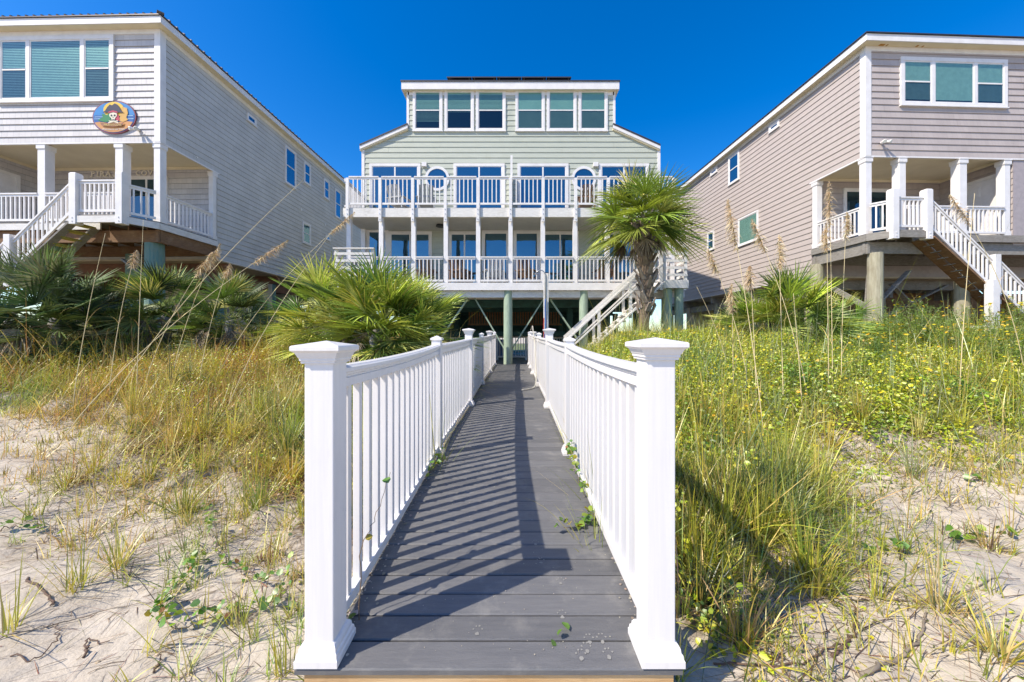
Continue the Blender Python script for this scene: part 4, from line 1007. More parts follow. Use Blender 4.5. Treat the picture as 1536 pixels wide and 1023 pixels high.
# air conditioner on a stand beside the left house
def aircon():
    x, y = -7.9, 15.6; z = E+1.95
    t = thing('air_conditioner', 'dark air conditioning unit on a timber platform between the grey house and the duplex', 'air conditioner', (x,y,.5))
    c = z-.5
    MB().box(-.45,.45,-.45,.45,c,c+.78).build('casing', M['black'], t, bevel=.02)
    g = MB()
    for k in range(9): g.box(-.42,.42,-.47,-.455,c+.07+k*.075,c+.10+k*.075)
    g.build('grille', M['black'], t)
    MB().box(.12,.32,-.485,-.472,c+.5,c+.7).build('control_box', M['white'], t)
    MB().box(-.7,.7,-.6,.6,c-.12,c-.002).build('platform', M['grey_wood'], t)
    for a in (-.6,.6):
        for b in (-.5,.5): MB().box(a-.06,a+.06,b-.06,b+.06,-.1,c-.121).build('leg', M['grey_wood'], t)
aircon()
# deck chairs
def deck_chair(mat, label, x, y, z, rz, group):
    t = thing('deck_chair', label, 'chair', (x,y,z), rz, group)
    s = MB()
    for k in range(5): s.box(-.26,.26,-.28+k*.11,-.19+k*.11,.38-k*.012,.40-k*.012)
    s.build('seat', mat, t)
    s = MB()
    for k in range(6): s.beam((-.23+k*.092,.24,.34), (-.25+k*.10,.52,1.05-abs(k-2.5)*.02), .075, .02, up=(0,1,0))
    s.beam((-.26,.36,.62),(.26,.36,.62),.02,.06); s.build('backrest', mat, t)
    for sg in (-1,1):
        MB().box(sg*.33-.06,sg*.33+.06,-.36,.36,.60,.625).build('armrest', mat, t)
        MB().beam((sg*.30,-.30,0),(sg*.30,-.30,.60),.04,.09,up=(0,1,0)).build('leg', mat, t)
        MB().beam((sg*.30,.34,0),(sg*.30,.30,.60),.04,.09,up=(0,1,0)).build('leg', mat, t)
        MB().beam((sg*.295,-.34,.02),(sg*.295,.55,.02),.03,.05).build('rocker', mat, t)
_, X_, Z_, zl, zu, FY, DY = HM
ch_w = flat('chair_white', (.72,.72,.72)); ch_b = flat('chair_brown', (.22,.13,.08)); ch_g = flat('chair_grey', (.40,.42,.44))
for (px, z, m, rz, lb, gr) in (
    (640,zu,ch_g,R(190),'grey deck chair on the upper deck in front of the left round window','deck chairs on the duplex'),
    (600,zu,ch_g,R(165),'grey deck chair on the upper deck before the leftmost doors','deck chairs on the duplex'),
    (878,zu,ch_b,R(180),'brown deck chair on the upper deck below the right round window','deck chairs on the duplex'),
    (739,zl,ch_w,R(200),'white rocking chair on the lower deck left of the middle post','deck chairs on the duplex'),
    (690,zl,ch_b,R(170),'brown deck chair on the lower deck two bays left of the middle post','deck chairs on the duplex'),
    (640,zl,ch_b,R(185),'brown deck chair on the lower deck behind the big palmetto','deck chairs on the duplex'),
    (790,zl,ch_b,R(160),'brown deck chair on the lower deck right of the middle post','deck chairs on the duplex'),
    (905,zl,ch_b,R(185),'brown deck chair on the lower deck beside the palm tree','deck chairs on the duplex')):
    deck_chair(m, lb, (px-768)*14.4/F, 14.4, z, rz, gr)
# outdoor shower beside the boardwalk end
def shower():
    y = 12.6; x = (819-768)*y/F; zt = E+(505-405)*y/F
    t = thing('outdoor_shower', 'tall white outdoor shower post with a curved steel pipe beside the boardwalk', 'shower', (x,y,.55))
    MB().box(-.085,.085,-.05,.05,-.2,zt-.55-.12).build('post', M['oldwhite'], t, bevel=.005)
    pts = [(-.03,-.075,1.0),(-.03,-.075,zt-.55-.22)]+[(-.03-.17*(1-math.cos(a)),-.075,zt-.55-.22+.20*math.sin(a)) for a in np.linspace(.2,2.6,9)]
    MB().tube(pts, .016, 10).build('pipe', M['metal'], t, smooth=True)
    e = pts[-1]; MB().tube([e,(e[0]-.015,e[1],e[2]-.05)], [.02,.06], 12).build('shower_head', M['metal'], t)
    MB().tube([(-.03,-.052,1.05),(-.03,-.13,1.05)], [.03,.02], 10).build('tap', M['metal'], t)
shower()
def coil(name, label, cat, pts, r, mat, loc):
    # smooth path through the given points
    P = [Vector3(p) for p in pts] if False else pts
    out = []
    for i in range(len(P)-1):
        p0 = P[max(i-1,0)]; p1 = P[i]; p2 = P[i+1]; p3 = P[min(i+2,len(P)-1)]
        for k in range(6):
            t = k/6; out.append(tuple(.5*((2*p1[j])+(-p0[j]+p2[j])*t+(2*p0[j]-5*p1[j]+4*p2[j]-p3[j])*t*t+(-p0[j]+3*p1[j]-3*p2[j]+p3[j])*t**3) for j in range(3)))
    out.append(P[-1])
    o = MB().tube(out, r, 8).build(name, mat, None, smooth=True, off=loc); o.location = loc; tag(o, label, cat); return o
zz = DZ(8.5)
coil('garden_hose', 'pale garden hose looped over the right boardwalk railing and onto the boards', 'hose',
     [(.60,11.6,1.9),(.62,10.9,2.02),(.60,10.2,1.85),(.585,9.3,1.55),(.575,8.8,1.1),(.57,8.5,zz+.15),(.50,8.25,zz+.02),(.36,8.05,zz+.013),(.22,7.9,zz+.013)], .013, M['hose'], (.6,8.5,zz))
coil('water_hose', 'blue hose hanging down the outdoor shower post', 'hose', [(1.16,12.5,3.0),(1.15,12.48,2.6),(1.17,12.48,2.2),(1.14,12.48,1.7),(1.16,12.48,1.1)], .018, M['seaM'], (1.16,12.5,1.1))
coil('red_hose', 'short red hose hanging beside the blue one on the shower post', 'hose', [(1.11,12.5,2.35),(1.095,12.48,2.0),(1.12,12.48,1.5),(1.10,12.48,1.1)], .014, M['redp'], (1.1,12.5,1.1))
# gate and fence below the house
def picket(name, label, xa, xb, y, z0, z1, cat):
    t = thing(name, label, cat, ((xa+xb)/2,y,z0)); off = ((xa+xb)/2,y,z0)
    for x in (xa, xb): MB().box(x-.05,x+.05,y-.05,y+.05,z0-.1,z1+.08).build('post', M['white'], t, off=off)
    for z in (z0+.12, z1-.06): MB().box(xa+.05,xb-.05,y-.02,y+.02,z-.04,z+.04).build('rail', M['white'], t, off=off)
    n = int((xb-xa)/.13)
    for k in range(1, n): 
        x = xa+(xb-xa)*k/n; MB().box(x-.018,x+.018,y-.018,y+.018,z0+.16,z1-.1).build('picket', M['white'], t, off=off)
picket('gate', 'white picket gate under the house behind the round green post', -.74, .70, 18.0, .58, 1.74, 'gate')
picket('picket_fence', 'low white picket fence under the house left of the gate', -3.6, -.86, 18.0, .58, 1.70, 'fence')
picket('picket_fence', 'low white picket fence under the house right of the gate', .82, 2.9, 18.0, .58, 1.70, 'fence')
def bin_(x, y, mat, label):
    t = thing('storage_bin', label, 'bin', (x,y,.52))
    MB().prism([(-.25,-.3,0),(.25,-.3,0),(.3,-.36,.95),(-.3,-.36,.95)],(0,.62,0)).build('bin_body', mat, t, bevel=.02)
    MB().box(-.33,.33,-.40,.36,.951,1.02).build('lid', mat, t, bevel=.015)
    for sx in (-.25,.25): MB().tube([(sx-.03,.33,.12),(sx+.03,.33,.12)], .11, 14).build('wheel', M['black'], t)
bin_(-.72, 21.0, M['seaM'], 'blue wheeled bin under the house seen through the gate')
# ================================================================== colours of the plants
G_DRY = (.72,.54,.16); G_TAN = (.60,.42,.17); G_RUST = (.50,.24,.06); G_YG = (.55,.50,.05); G_MID = (.30,.34,.05); G_BLUE = (.36,.41,.17); G_DARK = (.07,.11,.03)
LF_Y = (.66,.64,.025); LF_G = (.40,.50,.025); LF_D = (.13,.21,.025); BR = (.16,.10,.06)
def P3(x, y, dz=0.0): return np.stack([x, y, gz(x, y)+dz], 1)
def scatter(n, x0, x1, y0, y1, soft=.35, power=1.0):
    """points on the dune beyond the ragged edge of the plant cover, denser near the camera"""
    xs, ys = [], []; tot = 0
    while tot < n:
        x = rng.uniform(x0, x1, n*2); y = y0+(y1-y0)*rng.uniform(0, 1, n*2)**power
        e = edge_y(x)
        keep = (y > e+rng.normal(0, soft, n*2)) & (np.abs(x) > 1.03) & (np.abs(x) < 1.0+y*1.5)
        # keep the stair, the house floors and the shaded ground clear
        keep &= ~((y > 12.3) & (np.abs(x) < 7.3))
        keep &= ~((y > 10.9) & (np.abs(x) > 10.2))
        xs.append(x[keep]); ys.append(y[keep]); tot += keep.sum()
    return np.concatenate(xs)[:n], np.concatenate(ys)[:n]
def stuff(name, parts, mat, label, cat):
    V, Q, C = merge(parts); o = npmesh(name, V, Q, C, mat); return tag(o, label, cat, kind='stuff')
def clumped(x, y, r=.16, frac=.75, cells=.55):
    """draw most points towards clump centres"""
    n = len(x); cxs = (np.floor(x/cells)+_hash(np.floor(x/cells), np.floor(y/cells), 5))*cells; cys = (np.floor(y/cells)+_hash(np.floor(x/cells), np.floor(y/cells), 6))*cells
    m = rng.random(n) < frac
    x = np.where(m, cxs+rng.normal(0, r, n), x); y = np.where(m, cys+rng.normal(0, r, n), y)
    k = np.abs(x) > 1.0
    return x[k], y[k]

def fringe(n, x0, x1, depth, cols, hh):
    """ragged tufts that thin out down the bare sand below the bank"""
    cx = rng.uniform(x0, x1, n); cy = edge_y(cx)-np.abs(rng.normal(0, depth, n)); k = (cy > 1.25) & (np.abs(cx) > 1.15) & (np.abs(cx) < cy*1.5)
    cx, cy = cx[k], cy[k]; m = rng.integers(5, 20, len(cx)); x = np.repeat(cx, m)+rng.normal(0, .022, m.sum()); y = np.repeat(cy, m)+rng.normal(0, .022, m.sum()); n = len(x)
    h = np.repeat(hh*rng.uniform(.4, 1.2, len(cx)), m)
    return blades(P3(x, y, -.015), h*rng.lognormal(-.1, .3, n), np.abs(rng.normal(.45, .35, n)), rng.uniform(.05, .6, n), rng.uniform(.004, .008, n), cols, 5, None, .2)
def clumps(n, x0, x1, y0, y1, cols, hh, nb=(24, 60), spread=.5, w=(.005, .011), rad=.045):
    """big fountain-shaped clumps standing out of the mat"""
    cx, cy = scatter(n, x0, x1, y0, y1, .2, .75); m = rng.integers(nb[0], nb[1], len(cx)); M_ = m.sum()
    az = rng.uniform(0, 2*np.pi, M_); r = rad*np.sqrt(rng.random(M_))
    x = np.repeat(cx, m)+r*np.cos(az); y = np.repeat(cy, m)+r*np.sin(az)
    h = np.repeat(hh*rng.uniform(.6, 1.25, len(cx)), m)*rng.lognormal(-.12, .25, M_)
    V, Q, C = blades(P3(x, y, -.02), h, np.abs(rng.normal(.1, spread, M_)), rng.uniform(.05, .55, M_), rng.uniform(w[0], w[1], M_), [(1,(1,1,1))], 6, az+rng.normal(0, .4, M_), .14)
    base = pal(cols, len(cx), .15).repeat(m, 0)*rng.uniform(.7, 1.25, (M_, 1))
    tip = rng.random((M_, 1)) < .18; base = np.where(tip, np.array(G_DRY)*rng.uniform(.6, 1.1, (M_, 1)), base)
    return V, Q, np.repeat(base, 14, 0)
def patchy(part, sc, hot, cold, seed):
    """different plants in different places: whole patches are rustier or greener"""
    V, Q, C = part; k = (vnoise(V[:, 0]*sc, V[:, 1]*sc*1.2, seed)+.5*vnoise(V[:, 0]*sc*3, V[:, 1]*sc*3, seed+1))[:, None]
    h = np.clip(k*3-.2, 0, 1); c = np.clip(-k*3-.1, 0, 1)
    return V, Q, np.clip(C*(1+h*(np.array(hot)-1))*(1+c*(np.array(cold)-1)), .003, .9)
def left_meadow():
    parts = []
    x, y = scatter(72000, -14, -1, 3.0, 11.5, power=.8); x, y = clumped(x, y, .15, .5)
    n = len(x); tall = .40+.34*ss(-.2, .3, vnoise(x*.6, y*.6, 21))+.18*ss(5, 8, y)
    # mostly leaning to the right, as if blown by the sea wind
    az = rng.normal(.25, 1.5, n)
    L = tall*rng.lognormal(-.1, .35, n); lean = np.abs(rng.normal(.68, .45, n)); g = rng.uniform(.15, .8, n); L = L*1.15
    parts.append(blades(P3(x, y, -.02), L, lean, g, rng.uniform(.005, .010, n), [(2.3,G_DRY),(1.5,G_TAN),(5.0,G_YG),(3.2,G_MID),(.6,G_RUST),(.3,BR)], 4, az, .2))
    # thin straw tangle
    x, y = scatter(26000, -13, -1, 3.2, 10.5, power=.8); n = len(x)
    parts.append(blades(P3(x, y, .0), rng.uniform(.2, .75, n), rng.uniform(.6, 1.45, n), rng.uniform(-.05, .25, n), rng.uniform(.003, .0055, n), [(3.4,G_DRY),(2,G_TAN),(1.3,BR),(1.2,(.72,.62,.38))], 4, None, .2))
    parts.append(clumps(34, -3.2, -1.08, 3.0, 5.5, [(2,G_YG),(1.5,G_MID),(1,G_DARK),(1,G_DRY)], .62, (40, 80), .5))
    parts.append(clumps(420, -13, -1, 3.1, 10, [(2,G_DRY),(3,G_YG),(2,G_MID),(.6,G_DARK)], .62, spread=.6))
    parts.append(fringe(430, -9, -1.1, .62, [(2,G_DRY),(1.5,G_TAN),(3,G_YG),(2,G_MID),(.8,BR)], .34))
    parts = [patchy(p, .9, (1.1,.82,.7), (.60,.90,.8), 61) for p in parts]
    stuff('dune_grass', parts, M['leaf'], 'mat of yellow green and straw coloured dune grass covering the left bank', 'grass')
    x, y = scatter(60000, -13, -1, 3.2, 10.5, power=.8); x, y = clumped(x, y, .25, .6, .9); n = len(x)
    h = rng.uniform(.0, .42, n)*ss(-.2, .9, y-edge_y(x))*(.5+.5*ss(4, 7, y))
    a = leafs(P3(x, y, h), rng.uniform(.012, .034, n), [(2.4,LF_Y),(2.6,LF_G),(1.2,LF_D),(1.4,(.40,.20,.05)),(1.4,(.50,.36,.10))], .8)
    stuff('leafy_cover', [a], M['leaf'], 'small yellow green leaves growing through the grass on the left bank', 'ground cover')
def right_meadow():
    parts = []
    x, y = scatter(56000, 1, 14, 1.6, 11.5, power=.8); x, y = clumped(x, y, .14, .6); n = len(x)
    tall = .40+.34*ss(-.2, .3, vnoise(x*.7, y*.7, 31))+.34*ss(4, 7, y)+.22*np.exp(-((x-1.6)/.9)**2)*ss(6,3.5,y)
    L = tall*rng.lognormal(-.08, .33, n); lean = np.abs(rng.normal(.55, .38, n)); g = rng.uniform(.12, .7, n); L = L*1.1
    parts.append(blades(P3(x, y, -.02), L, lean, g, rng.uniform(.0055, .011, n), [(.7,G_DRY),(.7,G_TAN),(3.8,G_YG),(3.6,G_MID),(2.6,G_BLUE),(.9,G_DARK)], 4, None, .2))
    x, y = scatter(16000, 1, 13, 1.9, 10.5, power=.8); n = len(x)
    parts.append(blades(P3(x, y, .0), rng.uniform(.2, .6, n), rng.uniform(.5, 1.45, n), rng.uniform(-.05, .25, n), rng.uniform(.002, .004, n), [(3,G_DRY),(2,G_TAN),(1.3,BR)], 4, None, .2))
    parts.append(clumps(380, 1, 13, 1.8, 10, [(.8,G_DRY),(3,G_YG),(2.5,G_MID),(2,G_BLUE),(1,G_DARK)], .60, spread=.48))
    parts.append(clumps(60, 1.08, 3.0, 2.2, 5.2, [(2,G_YG),(2,G_MID),(1,G_DARK)], .78, (50, 90), .42)); parts.append(clumps(70, 1.06, 2.3, 1.75, 3.4, [(1.5,G_YG),(2.5,G_MID),(2,G_DARK),(.6,G_TAN)], .50, (40, 80), .6))
    parts.append(fringe(420, 1.1, 9, .7, [(1.5,G_DRY),(1.5,G_TAN),(3,G_YG),(2,G_MID),(1.2,G_BLUE),(.8,BR)], .36))
    parts = [patchy(p, .9, (1.05,1.0,.8), (.62,.82,.9), 71) for p in parts]
    stuff('dune_grass', parts, M['leaf'], 'mat of green and blue green dune grass covering the right bank', 'grass')
    x, y = scatter(170000, 1, 14, 2.0, 11.3, power=.8); x, y = clumped(x, y, .28, .65, .95); n = len(x)
    h = rng.uniform(.0, .50, n)*(.55+.45*ss(4, 7, y))*ss(-.2, .9, y-edge_y(x))
    a = leafs(P3(x, y, h), rng.uniform(.016, .048, n), [(4.5,LF_Y),(4,LF_G),(1.3,LF_D)], .8)
    cx, cy = scatter(330, 1.08, 9, 1.8, 8, .3, 1.0); m = 130; x = np.repeat(cx, m)+rng.normal(0, .14, len(cx)*m); y = np.repeat(cy, m)+rng.normal(0, .14, len(cx)*m)
    k = np.abs(x) > 1.02; x, y = x[k], y[k]
    a = merge([a, leafs(P3(x, y, np.abs(rng.normal(.08, .12, len(x)))*ss(-.3, .7, y-edge_y(x))+.01), rng.uniform(.022, .055, len(x)), [(3,LF_Y),(5,LF_G),(2,LF_D)], .7)])
    a = patchy(a, 1.3, (1.15,1.1,.9), (.45,.68,.8), 81)
    stuff('leafy_cover', [a], M['leaf'], 'dense bright yellow green leafy plants covering the right bank', 'ground cover')
    x, y = scatter(1300, 1.2, 13, 2.6, 11, power=.7); n = len(x)
    c = P3(x, y, rng.uniform(.28, .62, n)); fl = [leafs(c, rng.uniform(.028, .05, n), [(3,(.85,.60,.01)),(1,(.75,.42,.01))], .5, 1.0)]
    b = c.copy(); b[:, 2] -= .3; fl.append(blades(b, np.full(n, .3), np.full(n, .02), np.zeros(n), np.full(n, .004), [(1,G_MID)], 3))
    stuff('yellow_flowers', fl, M['leaf'], 'yellow daisy like flowers scattered over the right bank', 'flowers')
def litter():
    parts = []
    for (x0, x1, y0, y1, n, soft) in ((-12,-1.1,1.3,6.0,15000,.7),(1.1,12,1.3,5.5,15000,.8)):
        x = rng.uniform(x0, x1, n*3); y = rng.uniform(y0, y1, n*3); e = edge_y(x)
        dens = np.exp(-np.maximum(e-y, 0)/.95)*np.where(y > e, .6, 1)*(.25+1.5*np.clip(vnoise(x*1.4, y*1.4, 41)+.25, 0, 1))
        k = rng.random(n*3) < dens; x, y = x[k][:n], y[k][:n]; m = len(x)
        az = rng.normal(.5, .9, m)+(rng.random(m) < .5)*np.pi
        d = np.stack([np.cos(az), np.sin(az), rng.uniform(0, .22, m)], 1); b = P3(x, y, .004)
        L = rng.lognormal(-2.0, .6, m)
        wv = nrm(np.stack([-np.sin(az), np.cos(az), rng.normal(0, .3, m)], 1))
        d2 = nrm(d)
        V, Q, C = arcs(b, d2, L, rng.uniform(.0, .3, m), wv, rng.uniform(.002, .0055, m), pal([(3,(.20,.14,.09)),(2,(.36,.28,.19)),(2,(.11,.07,.05)),(1,(.5,.42,.28)),(.7,(.26,.10,.06))], m, .2), 4)
        V[:, 2] = np.maximum(V[:, 2], gz(V[:, 0], V[:, 1])+.003)
        parts.append((V, Q, C))
    stuff('plant_litter', parts, M['straw'], 'brown dead stems and twigs strewn on the sand', 'plant litter')
left_meadow(); right_meadow(); litter()
def loose_sand():
    n = 2600; y = 1.6+11*rng.random(n)**1.6; left = rng.random(n) < .62
    xl = np.interp(y, [1.5,4,6.4,9,11.3,13.4], [-.925,-.92,-.86,-.84,-.79,-.73])
    x = np.where(left, xl+.03+np.abs(rng.normal(0, .055, n)), .725-np.abs(rng.normal(0, .05, n))); far = rng.random(n) < .10; x = np.where(far, rng.uniform(-.6, .5, n), x)
    dz = np.array([DZ(q) for q in y]); c = np.stack([x, y, dz+.004], 1)
    V, Q, C = leafs(c, np.where(far, rng.uniform(.003, .007, n), rng.lognormal(-4.5, .5, n)), [(3,(.46,.40,.32)),(1,(.36,.30,.23))], .03, .9)
    tag(npmesh('loose_sand', V, Q, C, M['straw']), 'loose sand grains blown along the edges of the boardwalk', 'sand', kind='stuff')
loose_sand()

# ================================================================== single grass tufts on the sand
def tuft_parts(n, h, spread, cols, w=.006, r=.03, dead=.3, leafn=0):
    a = rng.uniform(0, 2*np.pi, n); rr = r*np.sqrt(rng.random(n))
    b = np.stack([rr*np.cos(a), rr*np.sin(a), np.full(n, -.02)], 1)
    L = h*rng.lognormal(-.15, .3, n); lean = np.abs(rng.normal(.12, spread, n))
    out = [blades(b, L, lean, rng.uniform(.05, .45, n), rng.uniform(.6, 1.2, n)*w, cols, 6, a+rng.normal(0, .5, n), .18)]
    nd = int(n*dead)
    if nd:
        a = rng.uniform(0, 2*np.pi, nd); b = np.stack([r*np.cos(a), r*np.sin(a), np.full(nd, .0)], 1)
        out.append(blades(b, h*rng.uniform(.3, .8, nd), rng.uniform(.7, 1.5, nd), rng.uniform(0, .3, nd), np.full(nd, w*.6), [(2,G_TAN),(1,BR),(1,G_DRY)], 5, a, .2))
    return out
def tuft(px, py, n, h, spread, label, pal_=None, w=.006, r=.03, dead=.4, group='grass tufts on the sand', leafn=0, on=None):
    x, y, z = on if on else ghit(px, py)
    cols = pal_ or [(3,G_YG),(2,G_MID),(1,G_DRY)]
    V, Q, C = merge(tuft_parts(int(n*1.6), h*1.25, spread, cols, w*1.25, r*(1+n/60), dead))
    t = thing('grass_tuft', label, 'grass tuft', (x,y,z), 0, group)
    npmesh('blades', V, Q, C, M['leaf'], t)
    return t
YGR = [(3,G_YG),(2,G_MID),(.6,G_DRY)]; DRY = [(3,G_DRY),(2,G_TAN),(1,BR)]; BLU = [(3,G_BLUE),(1,G_MID)]
for a in (
    (11,948,12,.42,.45,'sparse green grass tuft at the far left foot of the picture on bare sand',YGR),
    (122,880,16,.30,.55,'green grass tuft with wide blades on the sand lower left'),
    (176,850,30,.36,.55,'spreading yellow green tuft over grey twigs on the left sand'),
    (97,735,18,.34,.5,'tuft near the top of the bare sand on the far left',YGR),
    (225,720,34,.34,.6,'broad tuft on the left sand just below the grassy bank',YGR),
    (305,705,30,.40,.6,'tuft hanging over the dark hollow of the left bank'),
    (369,756,22,.42,.4,'tall thin tuft on the left sand near the boardwalk post',YGR),
    (453,775,20,.30,.55,'small tuft touching the left front railing post'),
    (427,1008,14,.34,.35,'upright green tuft at the foot of the left front post',YGR),
    (470,1016,10,.22,.8,'short bright tuft under the left front corner of the boards',YGR),
    (397,846,46,.16,.9,'low reddish brown dry tuft on the left sand',[(3,(.30,.13,.05)),(2,BR),(1,G_TAN)]),
    (60,690,20,.26,.7,'straggly straw tuft under the left bank edge',DRY),
    (1115,969,12,.26,.5,'small bright tuft in the shade right of the front post',YGR),
    (1140,815,70,.58,.42,'large green tuft of long blades right of the boardwalk railing',YGR),
    (1055,850,60,.50,.45,'bushy tuft crowding the right railing near the front post',YGR),
    (1060,745,50,.60,.35,'dark green tuft beside the middle of the right railing',[(3,G_MID),(2,G_DARK),(1,G_YG)]),
    (1232,772,60,.60,.36,'tall yellow green tuft at the top of the right sand patch',YGR),
    (1012,1010,26,.28,.6,'tuft growing at the right front corner of the boards',[(2,G_MID),(1,G_DRY)]),
    (1020,925,20,.38,.3,'brown stemmed tuft pressed against the right front post',[(1,G_MID),(2,G_DRY),(1,BR)]),
    (1314,898,16,.32,.4,'thin bent tuft in the middle of the right sand'),
    (1408,915,34,.32,.6,'tuft of grey green blades on the right sand',[(2,G_BLUE),(2,G_TAN),(1,G_YG)]),
    (1422,975,12,.24,.7,'short green tuft low on the right sand',YGR),
    (1500,985,40,.30,.8,'sprawling tuft in the lower right corner',[(2,G_YG),(2,G_DRY)]),
    (1482,823,30,.34,.7,'straw coloured tuft on the right edge of the sand',DRY),
    (1262,730,22,.30,.5,'small tuft with a leaf beside the right sand patch',YGR),
    (1368,715,26,.50,.3,'blue green tuft standing behind the right sand patch',BLU),
    (1335,600,30,.62,.28,'upright blue green grass clump on the right bank',BLU),
    (1440,560,30,.62,.28,'blue green grass clump near the right edge of the bank',BLU),
    (1165,640,34,.66,.28,'blue green grass clump left of the sand patch',BLU),
    (200,620,60,.62,.5,'large straw and green clump leaning out of the left bank',[(2,G_YG),(2,G_DRY)]),
    (560-25,690-80,0,0,0,''),
    ):
    if a[2]: tuft(*a)
# blades growing up beside the railing
for (x, y, n, h, lb) in ((-.80,3.8,24,.85,'green blades growing up through the left railing at its second post'),(-.89,5.2,9,.5,'thin blades beside the left railing beyond its second post'),
        (.74,3.0,26,.85,'thin bent blades leaning out over the boards from the right railing'),(.74,4.3,26,.85,'arching blades at the second post of the right railing'),
        (.56,2.42,14,.45,'tuft of blades on the boards below the right railing')):
    tuft(0,0,n,h,.45,lb,[(2,G_MID),(1,G_YG),(1,G_DRY)],.006,.05,.2,'grass growing beside the boardwalk railings',on=(x,y,g1(x,y) if abs(x) > .95 else DZ(y)-.12))

# ================================================================== vines and runners on the sand
def vine(name, label, pts, nleaf, size, cols, r=.0035, lift=.035, group='vines creeping over the sand', cat='vine', stemcol=None, onz=None, up=.0):
    P = [ghit(*p) if len(p) == 2 else p for p in pts]
    path = []
    for i in range(len(P)-1):
        p0 = P[max(i-1,0)]; p1 = P[i]; p2 = P[i+1]; p3 = P[min(i+2,len(P)-1)]
        for k in range(7):
            t = k/7; q = [.5*((2*p1[j])+(-p0[j]+p2[j])*t+(2*p0[j]-5*p1[j]+4*p2[j]-p3[j])*t*t+(-p0[j]+3*p1[j]-3*p2[j]+p3[j])*t**3) for j in range(3)]
            if len(pts[0]) == 2: q[2] = g1(q[0], q[1])
            q[0] += rnd.gauss(0,.006); q[1] += rnd.gauss(0,.006); q[2] += lift*(.3+abs(math.sin(i*2.3+k*.5))); path.append(tuple(q))
    o = path[0]
    t = thing(name, label, cat, o, 0, group)
    MB().tube(path, [r*(1-.6*k/len(path)) for k in range(len(path))], 6).build('stem', stemcol or flat('vine_stem', (.20,.13,.07), .7), t, smooth=True, off=o)
    if nleaf:
        k = rng.integers(0, len(path), nleaf); c = np.array(path)[k]-np.array(o)+rng.normal(0, .022, (nleaf, 3)); c[:, 2] += .02+np.abs(rng.normal(0, .02, nleaf))
        V, Q, C = leafs(c, rng.uniform(.6, 1.2, nleaf)*size, cols, .7, 1.0); npmesh('leaves', V, Q, C, M['leaf'], t)
VG = [(4,(.13,.27,.03)),(2,(.28,.38,.03)),(.35,(.50,.40,.02)),(.3,(.35,.15,.03))]
BRN = flat('root_brown', (.13,.08,.055), .85); GRY = flat('root_grey', (.25,.20,.15), .9)
vine('vine', 'leafy green vine arching across the lower left sand to the boardwalk', [(236,938),(262,952),(322,938),(372,925),(450,915)], 54, .045, VG)
vine('vine', 'dark green vine climbing the left sand from the end of the arching one', [(240,930),(247,905),(275,880),(285,860),(300,848)], 54, .042, VG)
vine('vine', 'small trailing vine with pointed leaves on the middle of the left sand', [(330,852),(360,862),(395,880),(300,800)], 26, .04, VG)
vine('vine', 'upright leafy shoot on the sand close to the left front post', [(420,905),(424,885),(428,868)], 12, .04, VG)
vine('vine', 'leafy sprig standing in the sand below the left bank', [(314,808),(316,788),(312,770)], 26, .04, VG)
vine('vine', 'bright round leaved vine hugging the left bank beside the railing', [(380,690),(410,700),(440,680),(452,710)], 34, .055, VG)
vine('vine', 'leaves trailing at the far left of the sand', [(0,800),(20,795),(60,800),(100,815)], 14, .045, VG)
vine('vine', 'round leaved creeper in the middle of the right sand', [(1200,840),(1225,855),(1240,850),(1270,855)], 9, .06, VG)
vine('vine', 'round leaved creeper beneath the tuft right of centre on the right sand', [(1290,835),(1310,830),(1335,828),(1355,835)], 12, .06, VG)
vine('vine', 'glossy round leaves at the right edge of the sand', [(1425,815),(1455,812),(1490,808),(1525,812)], 16, .07, VG)
vine('vine', 'leaves at the upper edge of the right sand patch', [(1450,730),(1480,715),(1510,705),(1530,690)], 16, .055, VG)
vine('vine', 'bright leaves below the tall tuft at the top of the right sand', [(1235,790),(1250,785),(1262,795),(1268,802)], 12, .05, VG)
vine('vine', 'leafy runner sprawling over the boards from the right railing', [(.72,2.9,DZ(2.9)),(.62,2.75,DZ(2.75)),(.52,2.62,DZ(2.6)),(.36,2.55,DZ(2.55))], 60, .045, VG, lift=.02)
vine('vine', 'leafy vine climbing the right railing at its second post', [(.62,4.0,DZ(4)),(.60,3.7,DZ(3.7)+.12),(.58,3.5,DZ(3.5)+.2),(.60,3.2,DZ(3.2)+.03),(.62,3.0,DZ(3)+.02)], 80, .05, VG, lift=.02)
vine('vine', 'small leafy vine at the foot of the left railing by its second post', [(-.80,3.5,DZ(3.5)),(-.76,3.7,DZ(3.7)+.02),(-.74,3.9,DZ(3.9)+.06)], 20, .045, VG, lift=.02)
vine('vine', 'thin bare vine with two leaves leaning on the left front railing', [(-.765,1.80,DZ(1.8)),(-.76,1.83,DZ(1.8)+.35),(-.73,1.95,DZ(1.9)+.46),(-.72,2.15,DZ(2)+.62)], 3, .04, VG, r=.0028, lift=.0)
vine('vine', 'two small green leaves lying in the gap behind the first board', [(.205,1.70,DZ(1.7)-.035),(.235,1.705,DZ(1.7)-.035),(.27,1.70,DZ(1.7)-.035)], 4, .05, [(1,(.13,.27,.03))], r=.0015, lift=.004)
